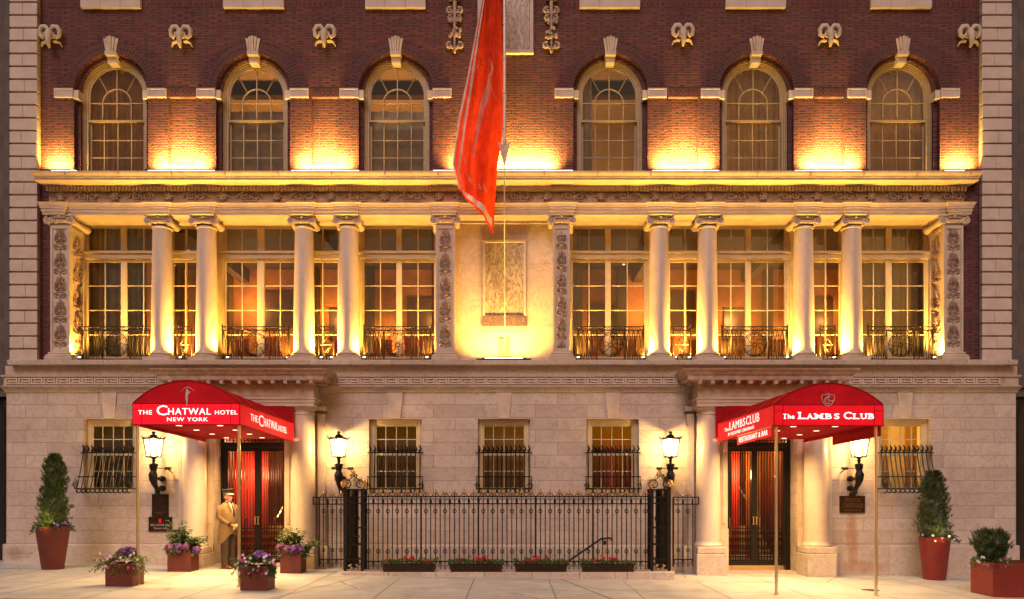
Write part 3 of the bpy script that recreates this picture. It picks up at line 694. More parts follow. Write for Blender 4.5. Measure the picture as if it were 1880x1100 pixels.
    fr.box(D[0] + .09, D[1] - .09, yd, yd + .1, zt_leaf, zt_leaf + .12); fr.box(D[0] + .09, D[1] - .09, yd, yd + .1, DTOP - .1, DTOP)
    for k in range(17):
        xx = D[0] + .12 + (D[1] - D[0] - .24) * k / 16; fr.tube([(xx, yd + .03, zt_leaf + .12), (xx, yd + .03, DTOP - .1)], .012, 5)
        fr.tube(spiral(xx + .04, zt_leaf + .19, yd + .02, .035, .035, 0, 1, 8), .008, 4)
    fr.box(D[0] + .09, D[1] - .09, yd + .02, yd + .05, zt_leaf + .25, zt_leaf + .30)
    frame = part(fr, 'door_frame', MT['iron'])
    for (l0, l1, side) in ((D[0] + .09, mid, 1), (mid, D[1] - .09, -1)):
        d = MB(); zb = .06
        d.box(l0, l0 + .07, yd + .02, yd + .07, zb, zt_leaf); d.box(l1 - .07, l1, yd + .02, yd + .07, zb, zt_leaf)
        d.box(l0 + .07, l1 - .07, yd + .02, yd + .07, zt_leaf - .09, zt_leaf); d.box(l0 + .07, l1 - .07, yd + .02, yd + .07, zb, zb + .12)
        for zz in (.93, .70, .44, .26): d.box(l0 + .07, l1 - .07, yd + .03, yd + .06, zz - .012, zz + .012)
        nb = 9; w_ = (l1 - l0 - .14)
        for k in range(nb):
            xx = l0 + .07 + w_ * (k + .5) / nb; d.tube([(xx, yd + .02, zb + .1), (xx, yd + .02, zt_leaf - .05)], .011, 5)
            d.ball((xx, yd + .02, zt_leaf - .14), .02, 4); d.ball((xx, yd + .02, .93), .02, 4)
            d.tube(spiral(xx, .82, yd + .02, .035, .035, 0, 1, 8), .008, 4); d.tube(spiral(xx, .35, yd + .02, .035, .035, 0, 1, 8), .008, 4)
            d.tube([(xx - .03, yd + .02, .45), (xx, yd + .015, .58), (xx + .03, yd + .02, .69)], .008, 4); d.tube([(xx + .03, yd + .02, .45), (xx, yd + .015, .58), (xx - .03, yd + .02, .69)], .008, 4)
            d.ball((xx, yd + .02, 1.0), (.014, .014, .05), 4)
        leaf = part(d, 'door', MT['iron'])
        p = MB(); p.quad((l0 + .05, yd + .05, zb + .1), (l1 - .05, yd + .05, zb + .1), (l1 - .05, yd + .05, zt_leaf - .06), (l0 + .05, yd + .05, zt_leaf - .06))
        part(p, 'glass', MT['glass'], leaf)
        hx = (l1 - .035) if side == 1 else (l0 + .035); hm = MB()
        hm.tube([(hx, yd + .02, 1.02), (hx, yd - .04, 1.02), (hx, yd - .04, 1.20), (hx, yd + .02, 1.20)], .014, 6); part(hm, 'handle', MT['brass'], leaf)
    # red inner curtain wall behind one leaf
    cw = MB(); 
    if D is DL: cw.box(D[0] + .02, mid - .0, 1.22, 1.25, 0, 2.95)
    else: cw.box(mid + .05, mid + .40, 1.22, 1.25, .0, 2.9)
    part(cw, 'inner_panel', MT['room_red' if D is DL else 'room_or'])
    if D is DR: cw = MB(); cw.box(mid - .30, mid - .12, 1.22, 1.25, .3, 2.9); part(cw, 'inner_panel', MT['room_red'])

# ---- carved ornament generator for upright panels
def arabesque(mb, place, w_, h_, seed=0):
    """place(a, b, d) -> world point: a across (-1..1 of half width), b up (0..h), d relief"""
    rnd = random.Random(seed); hw = w_ / 2
    def tube(pts, r, n=4): mb.tube([place(a, b, d) for a, b, d in pts], r, n)
    def blob(a, b, rr, s_=.02): 
        c = place(a, b, .012); mb.ball(c, (rr, rr, rr * 1.15), 4)
    z = .05; kind = int(seed) % 3
    tube([(0, .02, .01), (0, h_ - .04, .01)], .009)
    while z < h_ - .12:
        if kind % 3 == 0:      # facing pair of scrolls with buds
            for m in (-1, 1):
                tube([(m * (hw * .42) + q[0], z + .075 + q[2], .014) for q in spiral(0, 0, 0, hw * .46, hw * .08, PI / 2, -1.3, 14, m)], [.017 - .006 * i / 14 for i in range(15)])
                tube([(m * hw * .1, z + .15, .012), (m * hw * .55, z + .165, .02), (m * hw * .9, z + .14, .008)], [.008, .016, .004]); blob(m * hw * .42, z + .075, .016)
            blob(0, z + .15, .022); z += .18
        elif kind % 3 == 1:    # fan of leaves
            for k in range(-4, 5):
                a = k * .36; L = hw * (.8 if abs(k) > 2 else 1.05)
                tube([(0, z, .01), (math.sin(a) * L * .5, z + math.cos(a) * L * .55 + .01, .028), (math.sin(a) * L * .92, z + abs(math.cos(a)) * L + .01, .008)], [.010, .017, .004])
            for m in (-1, 1): blob(m * hw * .7, z + .01, .018)
            z += hw * 1.35
        else:                  # urn with side tendrils
            mb.add(*urn_faces(place, 0, z, hw * .55))
            for m in (-1, 1):
                tube([(m * hw * .3, z + .02, .01), (m * hw * .8, z + .04, .02), (m * hw * .9, z + .11, .02), (m * hw * .5, z + .14, .012)], [.010, .016, .014, .008]); blob(m * hw * .6, z + .09, .018)
            z += .165
        kind += 1
def urn_faces(place, a, b, w_):
    prof = [(.25, 0), (.3, .02), (.2, .04), (.9, .08), (1.0, .11), (.6, .13), (.9, .15)]
    vs = []; fs = []
    for k, (r, z) in enumerate(prof):
        for j in range(5):
            th = PI * j / 4; vs.append(place(a - math.cos(th) * r * w_, b + z, .004 + math.sin(th) * r * w_ * .5))
    for k in range(len(prof) - 1):
        for j in range(4): p = k * 5 + j; fs.append((p, p + 1, p + 6, p + 5))
    return vs, fs

# ---- loggia: window wall, columns, pilasters
YL = .55                            # plane of the loggia glazing
CF = -.2                            # plane of the entablature face
LX0, LX1 = X(90, CF), X(1770, CF)
ZS = Z(395, CF)                     # soffit level
XL = lambda u: X(u, YL)
# glazing openings in photo pixels at YL; (u0, u1, list of casements)
bays = [(160, 295, [(163, 223), (234, 293)], 1), (318, 368, [(318, 341), (343, 366)], 0), (413, 546, [(416, 473), (486, 543)], 1), (566, 622, [(568, 592), (594, 620)], 0), (666, 800, [(669, 728), (738, 797)], 1),
        (1049, 1185, [(1052, 1111), (1121, 1182)], 1), (1228, 1283, [(1230, 1256), (1259, 1281)], 0), (1313, 1443, [(1316, 1368), (1378, 1440)], 1), (1490, 1542, [(1492, 1514), (1516, 1540)], 0), (1579, 1699, [(1582, 1625), (1636, 1696)], 1)]
zt0, zt1 = Z(460, YL), Z(420, YL)       # transom lights
zl0, zl1 = Z(655, YL), Z(482, YL)
zbar0, zbar1 = Z(477, YL), Z(464, YL)
wallh = []
for (u0, u1, cs, big) in bays: wallh.append((XL(u0), XL(u1), LZ + .02, zt1 + .03, .12, 'lrtb'))
mb = MB(); wall_holes(mb, X(128, YL), X(802, YL), LZ - .1, 8.3, YL - .03, wallh[:5], .12)
wall_holes(mb, X(1047, YL), X(1716, YL), LZ - .1, 8.3, YL - .03, wallh[5:], .12)
part(mb, 'loggia_back_wall', MT['frame'])
for bi, (u0, u1, cs, big) in enumerate(bays):
    y = YL; W = MB(); x0, x1 = XL(u0) + .001, XL(u1) - .001
    W.box(x0 - .05, x1 + .05, y - .09, y + .03, zbar0, zbar1 - .05); W.box(x0 - .08, x1 + .08, y - .13, y + .03, zbar1 - .049, zbar1)
    zc = [c for c in cs]
    edges = [x0] + [XL(v) for c in zc for v in c] + [x1]
    for k in range(0, len(edges), 2):
        a, b = edges[k], edges[k + 1]
        if b - a > .015: W.box(a, b, y - .035 if k not in (0, len(edges) - 2) else y - .01, y + .05, LZ + .02, zbar0 - .001); W.box(a, b, y - .035 if k not in (0, len(edges) - 2) else y - .01, y + .05, zbar1 + .001, zt1 + .03)
    W.box(x0, x1, y - .012, y + .04, LZ + .02, zl0); W.box(x0, x1, y - .011, y + .04, zl1, zbar0 - .002); W.box(x0, x1, y - .009, y + .04, zbar1 + .002, zt0); W.box(x0, x1, y - .008, y + .04, zt1, zt1 + .028)
    if big:
        for e in (x0 - .10, x1 + .06): W.box(e, e + .04, y - .075, y - .031, LZ + .02, ZS)
    win = part(W, 'loggia_window', MT['frame'], bevel=.004)
    S = MB()
    for (a_, b_) in zc:
        a, b = XL(a_), XL(b_)
        if big: S.box((a + b) / 2 - .011, (a + b) / 2 + .011, y + .001, y + .03, zl0, zl1); S.box((a + b) / 2 - .011, (a + b) / 2 + .011, y + .001, y + .03, zt0, zt1)
        for zz in (Z(525, YL), Z(570, YL), Z(615, YL)): S.box(a, b, y + .003, y + .028, zz - .011, zz + .011)
    part(S, 'glazing_bars', MT['frame'], win)
    P = MB(); P.quad((x0, y + .016, LZ), (x1, y + .016, LZ), (x1, y + .016, zbar0), (x0, y + .016, zbar0)); part(P, 'window_glass', MT['glass_up'], win)
    P = MB(); P.quad((x0, y + .016, zbar1), (x1, y + .016, zbar1), (x1, y + .016, zt1 + .02), (x0, y + .016, zt1 + .02)); part(P, 'transom_glass', MT['glass_up'], win)
    if bi in (0, 9):
        curtain(x0 - .05 if bi == 0 else x0, XL(262) if bi == 0 else x1 + .05, y + .22, LZ, 8.1, .035, .15, MT['curtain_g'], win, 'curtain', bi)
    if bi == 4: curtain(x1 - .12, x1 + .2, y + .2, LZ, 8.1, .03, .12, MT['curtain_r'], win, 'curtain', bi)
    if bi == 5: curtain(x0 - .1, x0 + .28, y + .2, LZ, 8.1, .03, .1, MT['curtain_g'], win, 'curtain', bi)
# rooms behind the loggia
for (a, b, k) in ((X(150, .6), X(805, .6), 0), (X(1045, .6), X(1710, .6), 1)):
    r = MB(); slab_room(r, a, b, .66, 5.2, 4.55, 8.35)
    part(r, 'dining_room', [MT['room_or'], MT['wood'], MT['room_dk']])
    q = MB()
    for xx in (a + 2.2, a + 5.4): q.box(xx, xx + .25, .7, 5.15, 7.95, 8.34)
    q.box(a + .02, b - .02, 5.0, 5.18, 5.6, 5.72)
    part(q, 'ceiling_beams', MT['room_dk'])
    rnd = random.Random(3 + k); Wd = b - a
    for f, zz, pw in ((.08, 6.2, 34), (.30, 7.2, 62), (.42, 5.9, 40), (.60, 6.9, 58), (.78, 6.2, 52), (.93, 6.9, 30)):
        light('added_wall_pool_lamp', 'POINT', (a + Wd * f, 4.55, zz), pw, (1, .50, .13), B, .10)  # unseen lamps added to throw warm pools on the back wall
    light('dining_room_lamp', 'POINT', (a + Wd * .35, 2.0, 6.2), 16, (1, .50, .14), B, .15); light('dining_room_lamp', 'POINT', (a + Wd * .75, 2.0, 6.0), 16, (1, .50, .14), B, .15)
    q = MB(); q2 = MB()
    for f, w_ in ((.0, .5), (.20, .28), (.50, .3), (.70, .22), (.97, .5)): q.box(a + Wd * f + .01, a + Wd * f + w_, 4.8, 5.19, 4.6, 8.3)
    part(q, 'dark_wall_piers', MT['room_dk'])
    for f, w_, z0_, z1_ in ((.10, .8, 6.3, 7.3), (.34, 1.1, 6.6, 7.7), (.57, .7, 6.3, 7.2), (.84, .9, 6.4, 7.5)): q2.box(a + Wd * f, a + Wd * f + w_, 5.12, 5.19, z0_, z1_)
    part(q2, 'wall_panels', MT['wood'])
    d = MB()
    for i in range(5):
        cx, cy = a + .4 + 1.6 * rnd.random(), 3.2 + 1.8 * rnd.random(); d.lathe(cx, cy, [(.035, 8.33), (.035, 8.345)], 8)
    part(d, 'ceiling_downlights', MT['downlight'])
    ch = MB()
    for i in range(9):
        cx = a + .7 + i * (b - a - 1.4) / 8 + rnd.uniform(-.1, .1); cy = 1.3 + .3 * (i % 2)
        ch.box(cx - .22, cx + .22, cy - .22, cy + .22, 4.95, 5.05); ch.box(cx - .22, cx + .22, cy + .16, cy + .22, 5.05, 5.62)
        for sx_ in (-1, 1):
            for sy_ in (-1, 1): ch.box(cx + sx_ * .19 - .02, cx + sx_ * .19 + .02, cy + sy_ * .19 - .02, cy + sy_ * .19 + .02, 4.56, 4.95)
    part(ch, 'dining_chairs', MT['chair'])
    tb = MB()
    for i in range(4):
        cx = a + 1.5 + i * (b - a - 3) / 3; tb.lathe(cx, 2.2, [(.25, 4.56), (.05, 4.6), (.05, 5.25), (.45, 5.27), (.45, 5.3)], 16)
    part(tb, 'dining_tables', MT['curtain'])
# framing reveals at the loggia ends and by the centre panel
mb = MB(); mb.box(X(128, YL) - .3, X(128, YL) + .12, .3, YL - .031, LZ, ZS); mb.box(X(1716, YL) - .12, X(1716, YL) + .3, .3, YL - .031, LZ, ZS)
part(mb, 'end_reveals', MT['frame'])
# columns
def ionic_capital(parent, cx, yf, yb, z0, hw, mat):
    """volutes front and back joined by bolsters; z0 = astragal level"""
    k = MB(); zt = ZS - .002; h = zt - z0; r = h * .45
    k.box(cx - hw * .90, cx + hw * .90, yf - .02, yb + .02, zt - .022, zt)          # abacus
    k.box(cx - hw * .78, cx + hw * .78, yf + .0, yb - .0, zt - .045, zt - .023)
    k.box(cx - hw * .80, cx + hw * .80, yf + .01, yb - .01, zt - .11, zt - .046)
    for m in (-1, 1):
        vx = cx + m * (hw - r * .95); vz = zt - .024 - r * 1.0
        for yy, o in ((yf, -1), (yb, 1)):
            k.tube([(vx, yy, vz), (vx, yy - o * .07, vz)], [r, r * .92], 18)
            k.tube(spiral(vx, vz, yy + o * .012, r * .88, r * .16, PI / 2, -1.7, 26, m), .019, 5); k.ball((vx, yy + o * .01, vz), r * .2, 5)
        k.tube([(vx, yf + .07, vz), (vx, yf + .14, vz), (vx, (yf + yb) / 2, vz), (vx, yb - .14, vz), (vx, yb - .07, vz)], [r * .9, r * .7, r * .58, r * .7, r * .9], 14)
    n = 7
    for j in range(n):
        xx = cx - hw * .42 + hw * .84 * j / (n - 1)
        for yy in (yf - .004, yb + .004): k.ball((xx, yy, z0 + h * .34), (.024, .03, .042), 5)
    k.ball((cx, yf - .01, zt - .03), (.045, .035, .04), 5); k.ball((cx - .09, yf - .005, zt - .055), (.07, .02, .02), 5); k.ball((cx + .09, yf - .005, zt - .055), (.07, .02, .02), 5)
    return k
ccs = [298, 379.6, 558.5, 640.5, 1210, 1298.3, 1475, 1563]
for cu in ccs:
    yc = .06; cx = X(cu, yc); z0 = Z(413.5, -.15); zb = LZ + .0
    mb = MB(); r0, r1 = .238, .208
    mb.lathe(cx, yc, [(r0 + .03, zb + .175), (r0 + .01, zb + .19), (r0, zb + .23), (r0, zb + .9), (r0 - .006, zb + 1.5), (r1 + .008, z0 - .5), (r1, z0 - .05), (r1 + .018, z0 - .04), (r1 + .018, z0 - .01), (r1, z0)], 40)
    col = part(mb, 'loggia_column', MT['column'], smooth=True)
    b = MB(); b.box(cx - .31, cx + .31, yc - .31, yc + .31, zb, zb + .075)
    b.lathe(cx, yc, [(.29, zb + .076), (.305, zb + .09), (.305, zb + .105), (.27, zb + .12), (.262, zb + .13), (.28, zb + .145), (.285, zb + .16), (.262, zb + .176)], 36)
    part(b, 'column_base', MT['trim'], col, smooth=True)
    part(ionic_capital(None, cx, -.16, .30, z0, .325, None), 'ionic_capital', MT['trim'], col, smooth=True, angle=40)
# pilasters
for (u0, u1, end) in ((92, 128, -1), (800, 835, 0), (1015.5, 1046.5, 0), (1733, 1769, 1)):
    yf = -.17; x0, x1 = X(u0, yf), X(u1, yf); cx = (x0 + x1) / 2; z0 = Z(413.5, yf); zb = LZ; yb = .52
    mb = MB(); hw = (x1 - x0) / 2; bd = .055
    ztop, zbot = z0, zb + .19
    # shaft with sunk panel on the front (and on the inner side of the end piers)
    mb.box(x0 + (.02 if end >= 0 else 0), x1 - (.02 if end <= 0 else 0), yf + .02, yb, zb + .1, ZS - .01)
    for (a, b_) in ((x0, x0 + bd), (x1 - bd, x1)): mb.box(a, b_, yf, yf + .03, zbot, ztop)
    mb.box(x0 + bd, x1 - bd, yf, yf + .03, ztop - .08, ztop); mb.box(x0 + bd, x1 - bd, yf, yf + .03, zbot, zbot + .06)
    side = 1 if end == -1 else -1
    sxp = x1 if side == 1 else x0
    if end:
        xs_ = (sxp - .02, sxp) if side == 1 else (sxp, sxp + .02)
        mb.box(xs_[0], xs_[1], yf + .031, yf + .10, zbot, ztop); mb.box(xs_[0], xs_[1], yb - .10, yb, zbot, ztop); mb.box(xs_[0], xs_[1], yf + .10, yb - .10, ztop - .08, ztop); mb.box(xs_[0], xs_[1], yf + .10, yb - .10, zbot, zbot + .06)
    pil = part(mb, 'pilaster', MT['trim'], bevel=.004)
    o = MB(); arabesque(o, lambda a, b_, d: (cx + a, yf + .02 - d, zbot + .07 + b_), (hw - bd) * 2 * .9, ztop - zbot - .16, u0)
    if end:
        yc2 = (yf + yb) / 2; arabesque(o, lambda a, b_, d: (sxp - side * .02 + side * d, yc2 + a, zbot + .07 + b_), .38, ztop - zbot - .16, u0 + 5)
    part(o, 'carved_arabesque', MT['terra_dk'], pil, smooth=True, angle=60)
    b = MB(); molding(b, x0, x1, yb, yf, [(.09, zb), (.09, zb + .075), (.07, zb + .08), (.075, zb + .10), (.065, zb + .12), (.03, zb + .13), (.03, zb + .145), (.04, zb + .16), (.03, zb + .18), (.0, zb + .19)])
    part(b, 'pilaster_base', MT['trim'], pil)
    k = ionic_capital(None, cx, yf - .03, yb - .02, z0, hw + .13, None)
    if end:
        pass
    part(k, 'ionic_capital', MT['trim'], pil, smooth=True, angle=40)
# centre panel
yp = .22; x0, x1 = X(830, yp), X(1020, yp)
mb = MB(); mb.box(x0, x1, yp, yp + .3, LZ, ZS); mb.box(x0 + .005, x1 - .005, yp - .05, yp - .001, ZS - .06, ZS)
part(mb, 'centre_panel_wall', MT['stucco'])
mx0, mx1, mz0, mz1 = X(886, yp), X(966, yp), Z(580, yp), Z(441, yp)
mb = MB()
for (a, b_, c, d) in ((mx0, mx0 + .06, mz0, mz1 - .07), (mx1 - .06, mx1, mz0, mz1 - .07), (mx0 - .02, mx1 + .02, mz1 - .03, mz1), (mx0, mx1, mz1 - .069, mz1 - .031)): mb.box(a, b_, yp - .055, yp - .001, c, d)
fr = part(mb, 'panel_frame', MT['trim'], bevel=.01)
mb = MB(); mb.box(mx0 + .061, mx1 - .061, yp - .02, yp - .002, mz0, mz1 - .07); part(mb, 'marble_panel', MT['marble'], fr)
mb = MB(); mb.add([(mx0 - .03, yp - .02, Z(596)), (mx1 + .03, yp - .02, Z(596)), (mx1 + .03, yp - .07, Z(596)), (mx0 - .03, yp - .07, Z(596)), (mx0 + .03, yp - .02, mz0), (mx1 - .03, yp - .02, mz0), (mx1 - .03, yp - .05, mz0), (mx0 + .03, yp - .05, mz0)],
    [(0, 1, 5, 4), (1, 2, 6, 5), (2, 3, 7, 6), (3, 0, 4, 7), (4, 5, 6, 7), (3, 2, 1, 0)])
part(mb, 'panel_sill', MT['marble_dk'], fr)
mb = MB(); a, b_ = X(914, yp), X(938, yp); mb.box(a, b_, yp - .02, yp - .001, Z(659, yp), Z(620, yp)); mb.box(a + .09, b_ - .11, yp - .05, yp - .02, Z(650, yp), Z(628, yp))
mb.tube([(a + .05, yp - .03, Z(621, yp)), (a + .09, yp - .05, Z(624, yp)), ((a + b_) / 2 + .02, yp - .07, Z(630, yp)), ((a + b_) / 2, yp - .06, Z(650, yp))], .012, 6)
part(mb, 'cleat_plate', MT['terra_dk'])

# ---- entablature over the loggia
mb = MB(); zz = ZS
molding(mb, LX0, LX1, .55, CF, [(-.005, zz), (0, zz + .001), (0, zz + .06), (.018, zz + .062), (.018, zz + .13), (.036, zz + .132), (.036, zz + .18), (.05, zz + .185), (.06, zz + .22), (.08, zz + .245), (.08, zz + .26), (.0, zz + .262)], .6)
part(mb, 'architrave', MT['trim'])
ZF0 = zz + .262; ZF1 = Z(350, CF)
mb = MB(); molding(mb, LX0, LX1, .4, CF, [(0, ZF0), (0, ZF1)], .6); part(mb, 'frieze_band', MT['terra'])
# breaks forward over the columns
for cu in ccs + [110, 817.5, 1031, 1751]:
    cx = X(cu, 0.0); w_ = .25 if cu in ccs else .26
    mb = MB(); molding(mb, cx - w_, cx + w_, CF - .01, CF - .05, [(0, zz - .0), (0, zz + .06), (.018, zz + .062), (.018, zz + .13), (.036, zz + .132), (.036, zz + .18), (.05, zz + .185), (.06, zz + .22), (.08, zz + .245), (.08, zz + .258)])
    part(mb, 'architrave_break', MT['trim'])
# carved frieze
fr = MB(); rnd = random.Random(11); zc = (ZF0 + ZF1) / 2; hh = (ZF1 - ZF0) / 2
n = 34
for i in range(n):
    x = LX0 + .28 + (LX1 - LX0 - .56) * i / (n - 1); s_ = 1 if i % 2 else -1; y = CF - .022
    if i % 2 == 0:
        fr.ball((x, y, zc), (.07, .04, .07), 6)
        for k in range(8):
            a = k * PI / 4; fr.tube([(x, y, zc), (x + .08 * math.cos(a), y - .03, zc + .08 * math.sin(a)), (x + .125 * math.cos(a), y - .005, zc + min(hh * .9, .12) * math.sin(a))], [.012, .028, .006], 5)
    else:
        for m in (-1, 1):
            fr.tube(spiral(x + m * .11, zc + .01 * s_, y - .01, .10, .02, PI / 2, -1.4, 16, m), [.02 - .008 * t / 16 for t in range(17)], 5)
            fr.tube([(x + m * .02, y, zc - .09), (x + m * .1, y - .02, zc - .11), (x + m * .2, y, zc - .08)], [.01, .02, .006], 5)
            fr.tube([(x + m * .2, y, zc + .1), (x + m * .26, y - .02, zc + .02), (x + m * .3, y, zc - .04)], [.01, .022, .006], 5)
        fr.ball((x, y, zc - .02), (.03, .03, .07), 5); fr.ball((x, y, zc + .08), .03, 5)
part(fr, 'carved_frieze', MT['terra'], smooth=True, angle=60)
# cornice
mb = MB(); zd0, zd1 = Z(351, -.28), Z(341, -.3)
molding(mb, LX0, LX1, .2, CF, [(.0, ZF1 + .001), (.03, ZF1 + .01), (.045, zd0), (.045, zd1), (.10, zd1 + .012)], .4)
molding(mb, LX0, LX1, .2, CF, [(.10, zd1 + .012), (.13, zd1 + .02), (.34, zd1 + .03), (.345, zd1 + .035), (.345, zd1 + .075), (.36, zd1 + .09), (.36, zd1 + .10), (.385, zd1 + .12), (.42, zd1 + .16), (.43, zd1 + .19), (.43, zd1 + .205)], .4)
part(mb, 'main_cornice', MT['trim'])
ZCT = zd1 + .205                         # top of the cornice
mb = MB(); x = LX0 - .02
while x < LX1 + .02: mb.box(x, x + .046, CF - .085, CF - .04, zd0 + .004, zd1 - .003); x += .078
part(mb, 'dentils', MT['trim'])
mb = MB(); x = LX0 - .12
while x < LX1 + .12: mb.box(x, x + .030, CF - .375, CF - .35, zd1 + .078, zd1 + .092); x += .06
part(mb, 'bead_moulding', MT['terra'])
mb = MB(); x = LX0 + .6
while x < LX1: mb.box(x, x + .012, CF - .437, CF - .33, zd1 + .10, ZCT + .002); x += 1.18
part(mb, 'cornice_joints', MT['terra'])

# ---- upper brick wall
YB = .15; BX0, BX1 = X(60, YB), X(1811, YB); BZ1 = 14.2
R0 = .857; ZSP = Z(97, YB) - R0
ARC = [X(u, YB) for u in (204, 464.5, 726.5, 1120.8, 1389, 1657.5)]
NZ0, NZ1 = 9.37, Z(178, YB)
niches = [(X(309, YB), X(359.5, YB)), (X(572, YB), X(621, YB)), (X(1227, YB), X(1282, YB)), (X(1495, YB), X(1550.5, YB))]
ZW0 = ZCT + .02
holes = [(c - R0, c + R0, ZW0, ZSP + R0, .12, 'lr') for c in ARC] + [(a, b, NZ0, NZ1, .10, 'lrtb') for a, b in niches]
mb = MB(); wall_holes(mb, BX0, BX1, 8.3, BZ1, YB, holes, .1)
for c in ARC:      # spandrels over each arch
    N = 28
    for i in range(N):
        a, b = PI * i / N, PI * (i + 1) / N
        p, q = (c + R0 * math.cos(a), ZSP + R0 * math.sin(a)), (c + R0 * math.cos(b), ZSP + R0 * math.sin(b))
        mb.quad((p[0], YB, p[1]), (q[0], YB, q[1]), (q[0], YB, ZSP + R0), (p[0], YB, ZSP + R0))
for (a, b) in niches: mb.quad((a, YB + .10, NZ0), (b, YB + .10, NZ0), (b, YB + .10, NZ1), (a, YB + .10, NZ1))
for (xa, xb) in ((BX0, X(90, CF) + .02), (X(1770, CF) - .02, BX1)): mb.quad((xa, YB, LZ - .1), (xb, YB, LZ - .1), (xb, YB, 8.3), (xa, YB, 8.3))
part(mb, 'brick_wall', MT['brick'])
mb = MB(); mb.quad((BX0 - 1, .1, BZ1), (BX1 + 1, .1, BZ1), (BX1 + 1, 9, BZ1), (BX0 - 1, 9, BZ1)); mb.quad((GX0, 9, -1), (GX1, 9, -1), (GX1, 9, BZ1), (GX0, 9, BZ1))
mb.quad((GX0, .1, Z(690)), (GX0, 9, Z(690)), (GX0, 9, BZ1), (GX0, .1, BZ1)); mb.quad((GX1, .1, Z(690)), (GX1, 9, Z(690)), (GX1, 9, BZ1), (GX1, .1, BZ1))
mb.quad((GX0, .2, 4.5), (GX1, .2, 4.5), (GX1, 9, 4.5), (GX0, 9, 4.5)); mb.quad((GX0, .3, 8.5), (GX1, .3, 8.5), (GX1, 9, 8.5), (GX0, 9, 8.5))
part(mb, 'roof_and_floors', MT['neigh'])
# soldier course and sills of the floor above
mb = MB(); mb.box(X(72, YB), X(1801, YB), YB - .006, YB - .001, Z(13.5, YB), BZ1); part(mb, 'soldier_course', MT['brick_v'])
for (u0, u1) in ((147, 257), (409, 520.5), (670, 781), (1064, 1175.5), (1333, 1443.5), (1600, 1711.5)):
    mb = MB(); n = 3; a, b = X(u0, YB - .1), X(u1, YB - .1)
    for k in range(n): mb.box(a + (b - a) * k / n + .002, a + (b - a) * (k + 1) / n - .002, YB - .10, YB - .007, Z(13, YB - .1), BZ1)
    part(mb, 'upper_sill', MT['quoin'], bevel=.006)
# header course strips over niches
for a, b in niches:
    mb = MB(); mb.box(a - .02, b + .02, YB - .005, YB - .001, NZ1 + .002, NZ1 + .19); part(mb, 'niche_lintel', MT['brick_v'])
